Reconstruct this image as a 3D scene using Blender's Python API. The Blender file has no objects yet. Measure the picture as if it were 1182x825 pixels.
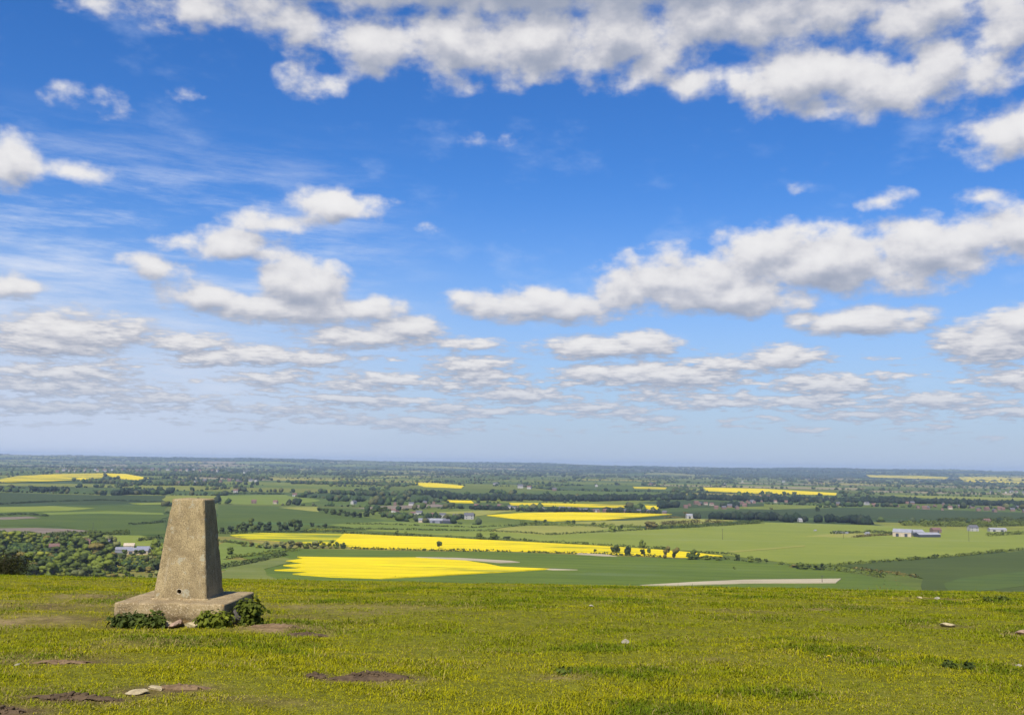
import bpy, bmesh, math, random
import numpy as np
from mathutils import Matrix, Vector, Euler

random.seed(7); RNG = np.random.default_rng(11)
SC = bpy.context.scene
COL = SC.collection
R = math.radians

# ------------------------------------------------------------------ camera
F, CX, CY = 1150.0, 591.0, 412.5          # focal length in photo pixels, photo centre
PITCH, ROLL, EYE = 6.08, 0.95, 1.6
CAMROT = Matrix.Rotation(R(90 + PITCH), 3, 'X') @ Matrix.Rotation(R(ROLL), 3, 'Z')
cam_d = bpy.data.cameras.new('camera'); cam = bpy.data.objects.new('camera', cam_d); COL.objects.link(cam)
cam.matrix_world = Matrix.Translation((0, 0, EYE)) @ CAMROT.to_4x4()
cam_d.sensor_width = 36; cam_d.lens = 36 * F / 1182.0
cam_d.clip_start = 0.1; cam_d.clip_end = 60000
SC.camera = cam
EXPO = 0.55

def ray(px, py):
    return CAMROT @ Vector(((px - CX) / F, -(py - CY) / F, -1.0))

# ------------------------------------------------------------------ noise + terrain
def vnoise(x, y, seed=0):
    x = np.asarray(x, float); y = np.asarray(y, float)
    xi = np.floor(x).astype(np.int64); yi = np.floor(y).astype(np.int64)
    fx = x - xi; fy = y - yi
    fx = fx * fx * (3 - 2 * fx); fy = fy * fy * (3 - 2 * fy)
    def h(a, b):
        n = (a * 374761393 + b * 668265263 + seed * 974711) & 0x7fffffff
        n = ((n ^ (n >> 13)) * 1274126177) & 0x7fffffff
        return ((n ^ (n >> 16)) & 0xffff) / 65535.0
    return (h(xi, yi) * (1 - fx) + h(xi + 1, yi) * fx) * (1 - fy) + (h(xi, yi + 1) * (1 - fx) + h(xi + 1, yi + 1) * fx) * fy

def fbm(x, y, seed=0, o=4):
    s = 0; a = 1; t = 0
    for k in range(o):
        s = s + a * vnoise(x * 2 ** k, y * 2 ** k, seed + k * 17); t += a; a *= .5
    return s / t

def sstep(a, b, x):
    t = np.clip((np.asarray(x, float) - a) / (b - a), 0, 1)
    return t * t * (3 - 2 * t)

PLAIN = -90.0
def height(x, y):
    x = np.asarray(x, float); y = np.asarray(y, float)
    yy = np.maximum(y, 0)
    z = PLAIN * (1 - np.exp(-.00221 * yy ** 2 / 90))
    near = 1 - sstep(60, 140, np.hypot(x, y))
    z = z + near * (.10 * (fbm(x / 2.6, y / 2.6, 3, 3) - .5) + .05 * (fbm(x / .5, y / .5, 4, 2) - .5)) * sstep(.5, 4, np.hypot(x, y))
    far = sstep(8400, 16900, y)
    ridge = .62 + .75 * (fbm(x / 2600, y / 1500, 21, 4) - .5)
    mid = sstep(5700, 8800, y) * 26 * np.maximum(fbm(x / 1500, y / 700, 33, 3) - .52, 0) * 3
    z = z + far * (84 + 64 * (fbm(x / 1900 + 5, y / 2500, 8, 3) - .5)) * np.clip(ridge, .3, 1.06) ** (1 - far * .9) + mid
    return z

def hit(px, py, t0=2.0, t1=26000.0):
    d = ray(px, py)
    if d.z > -1e-5: d.z = -1e-5
    ts = np.geomspace(t0, t1, 900)
    g = EYE + d.z * ts - height(d.x * ts, d.y * ts)
    k = np.argmax(g < 0)
    if not (g < 0).any(): k = len(ts) - 1
    a, b = ts[max(k - 1, 0)], ts[k]
    for _ in range(30):
        m = .5 * (a + b)
        if EYE + d.z * m - float(height(d.x * m, d.y * m)) < 0: b = m
        else: a = m
    return Vector((d.x * b, d.y * b, float(height(d.x * b, d.y * b))))

def far_hit(px, py):                       # on the plain beyond the crest
    return hit(px, py, t0=350.0)

def ppm(p):                                # photo pixels per metre at a point
    return F / max((CAMROT.transposed() @ (p - Vector((0, 0, EYE)))).z * -1, .1)

# ------------------------------------------------------------------ object helpers
def link(name, me, mats=(), parent=None):
    o = bpy.data.objects.new(name, me); COL.objects.link(o)
    if me is not None:
        for m in (mats if isinstance(mats, (list, tuple)) else [mats]):
            if m is not None and m.name not in [x.name for x in me.materials if x]: me.materials.append(m)
    if parent is not None: o.parent = parent
    return o

def tag(o, label=None, cat=None, group=None, kind=None):
    if label: o['label'] = label
    if cat: o['category'] = cat
    if group: o['group'] = group
    if kind: o['kind'] = kind
    return o

def empty(name, loc, rz=0, s=1.0):
    o = bpy.data.objects.new(name, None); COL.objects.link(o)
    o.location = loc; o.rotation_euler = (0, 0, rz); o.scale = (s, s, s) if not isinstance(s, (tuple, list)) else s
    o.empty_display_size = .1
    return o

def np_mesh(name, V, FS, smooth=False, tint=None, dom='POINT'):
    """V Nx3, FS Mxk (k = 3 or 4)"""
    V = np.asarray(V, np.float32); FS = np.asarray(FS, np.int32)
    me = bpy.data.meshes.new(name)
    me.vertices.add(len(V)); me.vertices.foreach_set('co', V.ravel())
    n, k = FS.shape
    me.loops.add(n * k); me.loops.foreach_set('vertex_index', FS.ravel())
    me.polygons.add(n)
    me.polygons.foreach_set('loop_start', np.arange(0, n * k, k, dtype=np.int32))
    me.polygons.foreach_set('loop_total', np.full(n, k, np.int32))
    if smooth: me.polygons.foreach_set('use_smooth', np.ones(n, bool))
    if tint is not None:
        at = me.attributes.new('tint', 'FLOAT_COLOR', dom)
        t = np.asarray(tint, np.float32)
        if t.shape[1] == 3: t = np.concatenate([t, np.ones((len(t), 1), np.float32)], 1)
        at.data.foreach_set('color', t.ravel())
    me.update(calc_edges=True); me.validate()
    return me

def bm_mesh(name, bm, smooth=False):
    me = bpy.data.meshes.new(name)
    for f in bm.faces: f.smooth = smooth
    bm.to_mesh(me); bm.free(); return me

# ------------------------------------------------------------------ materials
class NT:
    def __init__(s, mat):
        s.t = mat.node_tree; s.n = s.t.nodes; s.l = s.t.links
    def new(s, typ, **kw):
        nd = s.n.new(typ)
        for k, v in kw.items():
            if k.startswith('i_'):
                key = k[2:]
                nd.inputs[int(key) if key.isdigit() else key].default_value = v
            else: setattr(nd, k, v)
        return nd
    def link(s, a, b): s.l.new(a, b)
    def val(s, x, sock):
        if hasattr(x, 'is_output'): s.link(x, sock)
        else: sock.default_value = x
    def math(s, op, a, b=None, c=None, clamp=False):
        nd = s.n.new('ShaderNodeMath'); nd.operation = op; nd.use_clamp = clamp
        s.val(a, nd.inputs[0])
        if b is not None: s.val(b, nd.inputs[1])
        if c is not None: s.val(c, nd.inputs[2])
        return nd.outputs[0]
    def mix(s, f, a, b, blend='MIX'):
        nd = s.n.new('ShaderNodeMix'); nd.data_type = 'RGBA'; nd.blend_type = blend; nd.clamp_factor = True
        s.val(f, nd.inputs[0])
        for x, so in ((a, nd.inputs[6]), (b, nd.inputs[7])):
            if hasattr(x, 'is_output'): s.link(x, so)
            else: so.default_value = (*x, 1) if len(x) == 3 else x
        return nd.outputs[2]
    def noise(s, vec, scale, detail=4, rough=.55, out='Fac', dims='3D'):
        nd = s.n.new('ShaderNodeTexNoise'); nd.noise_dimensions = dims
        nd.inputs['Scale'].default_value = scale; nd.inputs['Detail'].default_value = detail; nd.inputs['Roughness'].default_value = rough
        if vec is not None: s.link(vec, nd.inputs['Vector'])
        return nd.outputs[out]
    def ss(s, x, a, b, lo=0., hi=1.):
        nd = s.n.new('ShaderNodeMapRange'); nd.interpolation_type = 'SMOOTHSTEP'
        s.val(x, nd.inputs[0])
        for k, v in ((1, a), (2, b), (3, lo), (4, hi)): s.val(v, nd.inputs[k])
        return nd.outputs[0]
    def mapping(s, vec, scale=(1, 1, 1), loc=(0, 0, 0), rot=(0, 0, 0)):
        nd = s.n.new('ShaderNodeMapping'); s.link(vec, nd.inputs[0])
        nd.inputs['Scale'].default_value = scale; nd.inputs['Location'].default_value = loc; nd.inputs['Rotation'].default_value = rot
        return nd.outputs[0]

def new_mat(name):
    m = bpy.data.materials.new(name); m.use_nodes = True
    nt = NT(m); b = nt.n['Principled BSDF']
    b.inputs['Specular IOR Level'].default_value = .25
    b.inputs['Roughness'].default_value = .85
    return m, nt, b

def pos(nt): return nt.new('ShaderNodeNewGeometry').outputs['Position']
def objco(nt): return nt.new('ShaderNodeTexCoord').outputs['Object']
def attr(nt, name='tint'): return nt.new('ShaderNodeAttribute', attribute_name=name).outputs['Color']

def bump(nt, b, h, strength=.5, dist=.02):
    nd = nt.new('ShaderNodeBump'); nd.inputs['Strength'].default_value = strength; nd.inputs['Distance'].default_value = dist
    nt.link(h, nd.inputs['Height']); nt.link(nd.outputs[0], b.inputs['Normal'])

def leafy(name, c, var=.35, scale=.5, trans=.0):
    """foliage: hue drift by clump and by plant"""
    m, nt, b = new_mat(name)
    oi = nt.new('ShaderNodeObjectInfo').outputs['Random']
    n = nt.noise(pos(nt), scale, 3)
    f = nt.math('ADD', nt.math('MULTIPLY', n, .9), nt.math('MULTIPLY', oi, .5))
    lo = tuple(v * (1 - var) for v in c); hi = (min(c[0] * (1 + var * 1.5), 1), c[1] * (1 + var), c[2] * (1 + var * .4))
    col = nt.mix(nt.ss(f, .35, 1.0), lo, hi)
    nt.link(col, b.inputs['Base Color'])
    b.inputs['Roughness'].default_value = .7; b.inputs['Specular IOR Level'].default_value = .15
    if trans:
        t = nt.new('ShaderNodeBsdfTranslucent'); nt.link(col, t.inputs[0])
        mx = nt.new('ShaderNodeMixShader'); mx.inputs[0].default_value = trans
        nt.link(b.outputs[0], mx.inputs[1]); nt.link(t.outputs[0], mx.inputs[2])
        nt.link(mx.outputs[0], nt.n['Material Output'].inputs[0])
    return m

def crop_mat(name, lo, hi, stripe=0, ang=0.0, patch=None, pscale=.012, bumps=.6):
    if lo[1] > lo[0]: lo, hi = [(c[0] * 1.22, c[1] * 1.10, c[2] * .68) for c in (lo, hi)]
    m, nt, b = new_mat(name)
    p = pos(nt)
    n = nt.noise(p, .011, 5, .6)
    q = nt.mapping(p, (.004, .06, 1), (0, 0, 0), (0, 0, ang))
    s = nt.noise(q, 1.0, 3, .6)
    f = nt.math('ADD', nt.math('MULTIPLY', n, .6), nt.math('MULTIPLY', s, .55))
    col = nt.mix(nt.ss(f, .38, .80), lo, hi)
    if stripe:
        w = nt.new('ShaderNodeTexWave', i_Scale=stripe, i_Distortion=.6); w.bands_direction = 'Y'
        nt.link(nt.mapping(p, (1, 1, 1), (0, 0, 0), (0, 0, ang)), w.inputs[0])
        col = nt.mix(nt.math('MULTIPLY', nt.ss(w.outputs['Fac'], .90, 1.0), .45), col, tuple(v * .62 for v in lo))
    if patch:
        q2 = nt.mapping(p, (pscale * .35, pscale * 1.6, 1), (3, 1, 0), (0, 0, ang))
        col = nt.mix(nt.ss(nt.noise(q2, 1.0, 5, .62), patch[1], patch[2]), col, patch[0])
    nt.link(col, b.inputs['Base Color'])
    bump(nt, b, nt.noise(p, .6, 3), bumps, .6)
    b.inputs['Roughness'].default_value = .9; b.inputs['Specular IOR Level'].default_value = .1
    return m

def plain_mat(name, c, c2=None, scale=3.0, rough=.85):
    m, nt, b = new_mat(name)
    c2 = c2 or tuple(v * .7 for v in c)
    nt.link(nt.mix(nt.ss(nt.noise(objco(nt), scale, 5, .6), .3, .7), c2, c), b.inputs['Base Color'])
    b.inputs['Roughness'].default_value = rough
    return m

def tint_mat(name, rough=.9, trans=0.0, spec=.15, fine=None):
    m, nt, b = new_mat(name)
    col = attr(nt)
    if fine:
        n = nt.noise(pos(nt), fine[0], 4, .6)
        col = nt.mix(1.0, col, nt.mix(nt.ss(n, .25, .75), (fine[1],) * 3, (fine[2],) * 3), 'MULTIPLY')
    nt.link(col, b.inputs['Base Color'])
    b.inputs['Roughness'].default_value = rough; b.inputs['Specular IOR Level'].default_value = spec
    if trans:
        t = nt.new('ShaderNodeBsdfTranslucent'); nt.link(col, t.inputs[0])
        mx = nt.new('ShaderNodeMixShader'); mx.inputs[0].default_value = trans
        nt.link(b.outputs[0], mx.inputs[1]); nt.link(t.outputs[0], mx.inputs[2])
        nt.link(mx.outputs[0], nt.n['Material Output'].inputs[0])
    return m

M = {}
RAPE = (.72, .54, .002)
M['rape'] = crop_mat('rapeseed_bloom', (.54, .42, .003), RAPE, .0125, .1, ((.24, .24, .015), .55, .68), .02)
M['rape_thin'] = crop_mat('rapeseed_half_out', (.36, .32, .008), (.62, .49, .004), 0, .1, ((.14, .18, .02), .46, .58), .02)
M['rape_far'] = crop_mat('rapeseed_distant', (.50, .38, .005), (.66, .50, .005), 0, .9, ((.16, .17, .03), .48, .56), .006)
M['wheat'] = crop_mat('wheat_green', (.060, .098, .016), (.088, .130, .020), .0125, .12, ((.10, .135, .035), .60, .75))
M['wheat_shade_tint'] = crop_mat('wheat_shade_tint_green', (.040, .060, .017), (.052, .076, .020), .02, .5, ((.06, .095, .022), .60, .7))  # wheat green darkened, cloud shadow painted into the colour
M['pasture'] = crop_mat('pasture_bright', (.125, .165, .034), (.16, .195, .042), 0, .3, ((.20, .22, .065), .58, .74))
M['pasture2'] = crop_mat('pasture_mid', (.095, .14, .034), (.125, .168, .04), 0, .2, ((.16, .185, .05), .56, .7))
M['pasture_pale'] = crop_mat('pasture_pale', (.16, .18, .055), (.21, .22, .07), 0, .3)
M['rough'] = crop_mat('rough_grass', (.085, .115, .035), (.13, .155, .05), 0, .6, ((.16, .17, .06), .5, .66))
M['crop_shade_tint'] = crop_mat('crop_shade_tint', (.044, .074, .020), (.066, .098, .022), .012, .05, ((.07, .115, .03), .58, .72), .007)  # green deepened to stand for cloud shadow lying on the fields
M['crop_shade_tint2'] = crop_mat('crop_shade_tint_blue', (.028, .048, .022), (.040, .060, .026), .012, .4, ((.05, .085, .035), .6, .7), .008)  # bluer and darker still: cloud shadow put into the crop colour
M['tan'] = crop_mat('bare_tilth', (.15, .115, .085), (.205, .16, .115), 0, .1, ((.18, .16, .09), .55, .7))
M['chalk'] = crop_mat('chalky_soil', (.30, .25, .155), (.42, .35, .23), 0, .1, ((.30, .28, .15), .52, .66), .03)
M['leaf_dark'] = leafy('leaf_dark', (.042, .060, .010))
M['leaf_mid'] = leafy('leaf_mid', (.078, .106, .012))
M['leaf_light'] = leafy('leaf_light', (.120, .142, .015))
M['leaf_olive'] = leafy('leaf_olive', (.105, .092, .022))
M['leaf_grey'] = leafy('leaf_grey', (.105, .12, .04))
M['leaf_blue'] = leafy('leaf_blue_green', (.028, .044, .014))
M['bark'] = plain_mat('bark', (.09, .07, .05))
M['tint_far'] = tint_mat('far_foliage', fine=(.02, .75, 1.25))
M['brick'] = plain_mat('house_brick', (.19, .125, .095), (.15, .10, .08))
M['render_w'] = plain_mat('white_render', (.38, .36, .325), (.30, .285, .26))
M['render_c'] = plain_mat('cream_render', (.40, .33, .25), (.32, .27, .2))
M['tile_red'] = plain_mat('red_tile', (.17, .095, .075), (.13, .075, .065))
M['slate'] = plain_mat('slate', (.12, .115, .125), (.08, .08, .09))
M['sheet_grey'] = plain_mat('grey_sheet_roof', (.23, .23, .26), (.17, .17, .20), .5, .5)
M['sheet_pale'] = plain_mat('pale_sheet_roof', (.30, .295, .305), (.22, .22, .235), .4, .5)
M['sheet_tan'] = plain_mat('tan_boarding', (.46, .38, .27), (.36, .29, .2), .5)
M['dark_clad'] = plain_mat('dark_cladding', (.05, .055, .075), (.035, .04, .055), .5)
M['glass'] = plain_mat('window_glass', (.05, .06, .08), (.03, .04, .05), 1, .15)
M['pole'] = plain_mat('weathered_pole', (.07, .06, .05))

# ------------------------------------------------------------------ world: sky + clouds
def build_world():
    w = bpy.data.worlds.new('World'); SC.world = w; w.use_nodes = True
    nt = NT(w); nt.n.clear()
    out = nt.new('ShaderNodeOutputWorld'); bg = nt.new('ShaderNodeBackground'); nt.link(bg.outputs[0], out.inputs[0])
    S = .10; bg.inputs['Strength'].default_value = S
    K = 2 ** -EXPO / S
    sky = nt.new('ShaderNodeTexSky', sky_type='NISHITA', sun_disc=False, sun_elevation=SUN_EL, sun_rotation=SUN_ROT,
                 air_density=1.0, dust_density=.35, ozone_density=2.5, altitude=200)
    tc = nt.new('ShaderNodeTexCoord').outputs['Generated']
    sp = nt.new('ShaderNodeSeparateXYZ'); nt.link(tc, sp.inputs[0])
    u = nt.math('MULTIPLY', nt.math('ARCTAN2', sp.outputs[0], sp.outputs[1]), 77.5)
    v = nt.math('MULTIPLY', nt.math('ARCSINE', sp.outputs[2]), 77.5)
    cb = nt.new('ShaderNodeCombineXYZ'); nt.link(u, cb.inputs[0]); nt.link(v, cb.inputs[1]); UV = cb.outputs[0]

    # clear sky: nishita, saturated as the photograph's
    hs = nt.new('ShaderNodeHueSaturation', i_Saturation=SKY_SAT, i_Value=SKY_VAL); nt.link(sky.outputs[0], hs.inputs['Color'])
    base = nt.mix(1.0, hs.outputs[0], SKY_TINT, 'MULTIPLY')
    # aerosol whitening low down
    hz = nt.ss(v, -3.0, 24.0, 1.0, 0.0)
    base = nt.mix(nt.math('MULTIPLY', nt.math('POWER', hz, 1.35), .97), base, tuple(c * K for c in (.45, .54, .705)))

    # thin cirrus, upper left, fanning down to the left
    cm = nt.mapping(UV, (.055, .34, 1), (2.0, .3, 0), (0, 0, R(24)))
    cir = nt.ss(nt.noise(cm, 1.0, 8, .66), .42, .74)
    cmask = nt.math('MULTIPLY', nt.ss(u, -2, -22), nt.math('MULTIPLY', nt.ss(v, 26, 16), nt.ss(v, 0, 6)))
    base = nt.mix(nt.math('MULTIPLY', nt.math('MULTIPLY', cir, cmask), .85), base, tuple(c * K for c in (.74, .80, .92)))
    veil = nt.math('MULTIPLY', nt.ss(u, 6, -34), nt.ss(v, 17, 3))
    base = nt.mix(nt.math('MULTIPLY', veil, .82), base, tuple(c * K for c in (.60, .68, .85)))
    cm2 = nt.mapping(UV, (.12, .26, 1), (7.0, 2.3, 0), (0, 0, R(35)))
    base = nt.mix(nt.math('MULTIPLY', nt.ss(nt.noise(cm2, 1.0, 6, .6), .52, .85), nt.ss(v, 1, 6, 0, .32)), base, tuple(c * K for c in (.66, .76, .92)))

    # cumulus: a field of puffs, sampled twice (here, and a step towards the sun) for its relief
    px_blobs = [  # cx, cy, half width, half height, strength
     (110,2,70,22,.6),(230,14,120,36,.85),(340,25,90,38,.9),(430,50,95,52,1),(520,45,110,62,1.1),(620,48,130,60,1.2),(720,45,120,62,1.2),(810,25,120,50,1.1),(890,18,120,48,1.1),(970,5,130,42,1.1),(1080,12,130,48,1.1),(1160,40,85,52,1),
     (700,-45,900,84,1.5),
     (930,92,90,52,1.25),(1010,98,100,46,1.2),(1090,80,90,52,1.05),(875,96,45,44,.95),(800,95,42,36,.9),(1150,66,70,46,.9),
     (360,95,50,26,.75),(105,118,70,25,.50),(215,110,44,18,.46),(1150,158,64,38,1),(1190,150,50,42,1),(15,185,64,38,1.0),(80,198,66,20,.8),
     (380,236,82,24,1.05),(320,258,70,20,.95),(262,282,84,22,.98),(310,292,40,14,.8),(562,160,44,22,.40),(1022,231,42,17,.72),(1135,227,46,15,.55),(490,262,26,16,.42),(925,220,40,14,.38),
     (185,308,66,17,.72),(15,331,46,20,.92),(95,362,66,15,.72),
     (352,332,62,36,1.45),(235,342,58,24,1.05),(330,354,140,24,1.05),(430,357,56,22,.9),
     (605,352,112,25,1.05),(655,357,58,22,1.05),(535,345,40,15,.7),
     (800,322,120,42,1.15),(735,338,70,30,1.0),(895,288,90,36,1.1),(960,300,160,48,1.25),(1060,292,100,46,1.2),(1120,276,80,36,1.1),(1175,262,60,40,1.15),(850,342,130,28,1.1),
     (995,371,102,20,1.1),(1050,375,38,14,.9),(930,368,40,13,.8),
     (700,401,106,17,1.05),(738,396,52,16,1.05),
     (470,378,62,19,1.05),(425,388,110,19,.95),(540,395,62,12,.75),
     (905,412,62,18,1.05),(850,420,98,13,.85),
     (760,433,132,19,1.05),(690,430,56,15,1.0),(1140,392,76,36,1.05),(1180,372,50,28,1.05),(1165,436,60,15,.85),
     (70,446,160,16,.78),(60,468,210,13,.68),(300,474,150,9,.55),(80,382,120,28,1.05),(60,398,96,19,1.0),(215,395,60,19,.95),(240,412,48,15,.95),(300,410,86,17,.95),(355,412,74,14,.8),
     (70,431,110,15,.9),(305,437,66,13,.8),(450,438,84,14,.85),(545,421,64,15,.9),(560,433,54,12,.85),(600,455,100,13,.85),
     (955,443,90,17,.95),(820,462,96,14,.85),(1090,462,110,14,.85),(420,462,90,11,.8),(180,460,120,12,.75),(690,470,80,10,.7),(520,472,80,9,.7),(990,478,120,10,.7)]
    grp = bpy.data.node_groups.new('cloud_field', 'ShaderNodeTree')
    grp.interface.new_socket('UV', in_out='INPUT', socket_type='NodeSocketVector')
    grp.interface.new_socket('Field', in_out='OUTPUT', socket_type='NodeSocketFloat')
    class G: pass
    g = G(); g.node_tree = grp; gt = NT(g)
    gi = gt.new('NodeGroupInput'); go = gt.new('NodeGroupOutput')
    gv = gi.outputs[0]
    # wobble the coordinates so that no puff keeps the outline of an ellipse
    nz = gt.new('ShaderNodeTexNoise', i_Scale=.33, i_Detail=3.0, i_Roughness=.6); gt.link(gv, nz.inputs[0])
    vm = gt.new('ShaderNodeVectorMath', operation='SUBTRACT'); gt.link(nz.outputs['Color'], vm.inputs[0]); vm.inputs[1].default_value = (.5, .5, .5)
    vs = gt.new('ShaderNodeVectorMath', operation='MULTIPLY'); gt.link(vm.outputs[0], vs.inputs[0]); vs.inputs[1].default_value = (1.4, .6, 0)
    va = gt.new('ShaderNodeVectorMath', operation='ADD'); gt.link(gv, va.inputs[0]); gt.link(vs.outputs[0], va.inputs[1])
    acc = None
    for cx, cy, a, b, st in px_blobs:
        def ang(x, y):
            d = ray(x, y).normalized(); return 77.5 * math.atan2(d.x, d.y), 77.5 * math.asin(d.z)
        u0, v0 = ang(cx, cy); ul = ang(cx - 20, cy)[0]; ur = ang(cx + 20, cy)[0]; vt = ang(cx, cy - 20)[1]; vb = ang(cx, cy + 20)[1]
        A = a * (ur - ul) / 40 * 1.28; B = b * (vt - vb) / 40 * 1.28
        mp = gt.mapping(va.outputs[0], (1 / A, 1 / B, 0), (-u0 / A, -v0 / B, 0))
        gr = gt.new('ShaderNodeTexGradient', gradient_type='SPHERICAL'); gt.link(mp, gr.inputs[0])
        f = gt.math('MULTIPLY', gr.outputs['Fac'], st)
        if acc is None: acc = f
        else:
            nd = gt.new('ShaderNodeMath', operation='SMOOTH_MAX'); gt.link(acc, nd.inputs[0]); gt.link(f, nd.inputs[1]); nd.inputs[2].default_value = .12; acc = nd.outputs[0]
    gs = gt.new('ShaderNodeSeparateXYZ'); gt.link(gv, gs.inputs[0])
    # loose small layers near the horizon
    lm = gt.mapping(gv, (.13, .95, 1), (4.3, 1.7, 0))
    layer = gt.math('MULTIPLY', gt.ss(gt.noise(lm, 1.0, 5, .62), .40, .64), gt.math('MULTIPLY', gt.ss(gs.outputs[1], 1.0, 3.0), gt.ss(gs.outputs[1], 11.5, 5.0)))
    acc = gt.math('MAXIMUM', acc, gt.math('MULTIPLY', layer, gt.ss(gt.noise(gt.mapping(gv, (.05, .22, 1), (9, 2, 0)), 1.0, 3, .5), .34, .56, .50, .72)))
    big = gt.noise(gt.mapping(gv, (.85, 1.2, 1)), .36, 9, .53)
    fine = gt.noise(gt.mapping(gv, (.52, 2.1, 1), (3, 8, 0)), 1.25, 7, .60)
    nn = gt.mix(gt.ss(gs.outputs[1], 4, 15), fine, big)
    nsep = gt.new('ShaderNodeRGBToBW'); gt.link(nn, nsep.inputs[0])
    field = gt.math('ADD', acc, gt.math('MULTIPLY', gt.math('SUBTRACT', nsep.outputs[0], .5), gt.ss(acc, 0, .22, 0, 1.75)))
    gt.link(field, go.inputs[0])

    def sample(off):
        n = nt.new('ShaderNodeGroup'); n.node_tree = grp
        if off is None: nt.link(UV, n.inputs[0])
        else:
            a = nt.new('ShaderNodeVectorMath', operation='ADD'); nt.link(UV, a.inputs[0]); nt.link(off, a.inputs[1]); nt.link(a.outputs[0], n.inputs[0])
        return n.outputs[0]
    f0 = sample(None)
    lift = nt.ss(v, 2, 22, .35, 1.5)
    oc = nt.new('ShaderNodeCombineXYZ'); nt.link(nt.math('MULTIPLY', lift, -.25), oc.inputs[0]); nt.link(lift, oc.inputs[1])
    f1 = sample(oc.outputs[0])
    soft = nt.ss(v, 2, 24, .24, .50)
    dens = nt.ss(f0, .20, nt.math('ADD', soft, .28))
    rel = nt.math('SUBTRACT', f0, f1)
    lit = nt.math('ADD', .20, nt.math('SUBTRACT', nt.math('MULTIPLY', rel, 1.35), nt.math('MULTIPLY', nt.ss(f1, .30, 2.0), .62)))
    # low clouds show their shaded flanks: thin rims are grey, thick hearts bright
    rim = nt.math('MULTIPLY', nt.ss(v, 17, 7), nt.ss(f0, .80, .30))
    lit = nt.math('SUBTRACT', lit, nt.math('MULTIPLY', rim, .80))
    # overhead bank is seen from beneath: greyer
    lit = nt.math('SUBTRACT', lit, nt.ss(v, 27, 36, 0, .35))
    lit = nt.math('MULTIPLY_ADD', nt.math('TANH', lit), .5, .5)
    cc = nt.new('ShaderNodeValToRGB'); nt.link(lit, cc.inputs[0])
    e = cc.color_ramp.elements; e[0].position = 0; e[1].position = 1
    e[0].color = (.30, .345, .45, 1); e[1].color = (.92, .905, .89, 1)
    q = e.new(.42); q.color = (.555, .565, .625, 1); q = e.new(.70); q.color = (.76, .75, .765, 1)
    ccol = nt.mix(1.0, cc.outputs[0], (K, K, K), 'MULTIPLY')
    # distance veils the lowest clouds
    ccol = nt.mix(nt.ss(v, 9.0, .5, 0, .80), ccol, tuple(c * K for c in (.44, .52, .67)))
    dens = nt.math('MULTIPLY', dens, nt.ss(v, .4, 3.0))
    fin = nt.mix(nt.math('MULTIPLY', dens, .96), base, ccol)
    nt.link(fin, bg.inputs['Color'])
    w.cycles.sampling_method = 'MANUAL'; w.cycles.sample_map_resolution = 512

SUN_EL = R(50); SUN_AZ = R(19)           # behind the camera, to its left
sun_dir = Vector((-math.sin(SUN_AZ) * math.cos(SUN_EL), -math.cos(SUN_AZ) * math.cos(SUN_EL), math.sin(SUN_EL)))
SUN_ROT = math.atan2(sun_dir.x, sun_dir.y)  # compass bearing of the sun, clockwise from +Y
SKY_SAT, SKY_VAL, SKY_TINT = 1.28, .90, (.60, .80, 1.10)
build_world()
sl = bpy.data.lights.new('sun', 'SUN'); sl.energy = 4.7; sl.angle = R(.53); sl.color = (1, .95, .86)
so = bpy.data.objects.new('sun', sl); COL.objects.link(so); so.rotation_euler = sun_dir.to_track_quat('Z', 'Y').to_euler(); so.location = (-20, -40, 60)

# ------------------------------------------------------------------ ground sheet
# bare or trodden patches on the hilltop: photo pixel, half widths in metres (across, deep), strength
BARE_PX = [(60,700,2.0,.7,.6),(130,690,1.0,.6,.75),(30,716,1.6,.45,.7),(150,722,.8,.35,.55),(318,722,.55,.28,1.1),(345,712,.7,.4,.5),(360,700,1.0,.5,.5),
           (70,764,.6,.16,.8),(30,762,.6,.2,.6),(30,795,.4,.15,.5),(80,806,.5,.14,1.0),(120,806,.3,.12,.6),(205,794,.35,.15,.9),(155,798,.3,.12,.9),
           (355,733,.28,.14,.7),(425,781,.42,.13,1.2),(366,780,.12,.08,.9),(300,808,.5,.12,.5),(430,706,1.5,.5,.35),(460,700,1.2,.4,.35),
           (860,705,.5,.25,.55),(945,704,.3,.2,.5),(1080,691,.7,.3,.6),(1095,723,.4,.15,.5),(1178,732,.2,.15,.7),(1176,768,.2,.1,.5),(160,741,.6,.25,.45),(100,760,.5,.2,.5),(5,822,.4,.15,1.0),(655,782,.3,.15,.4),(830,760,.2,.1,.3),(950,735,.3,.1,.3),(20,722,.9,.3,.5)]
BARE = []
for px, py, a, b, s in BARE_PX:
    p = hit(px, py); BARE.append((p.x, p.y, a, b * 1.35, s))
def bare(x, y):
    w = .55 * (fbm(x / .45, y / .45, 51, 3) - .5); w2 = .55 * (fbm(x / .5, y / .5, 57, 3) - .5)
    s = np.zeros_like(x)
    for bx, by, a, b, st in BARE:
        d = ((x + w * min(a, .8) - bx) / a) ** 2 + ((y + w2 * min(b * 2, .8) - by) / b) ** 2
        s = np.maximum(s, st * np.exp(-d * 1.1))
    n = fbm(x / .22, y / .22, 61, 3)
    s = s * (.45 + 1.1 * n)
    return np.clip(s, 0, 1)

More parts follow.
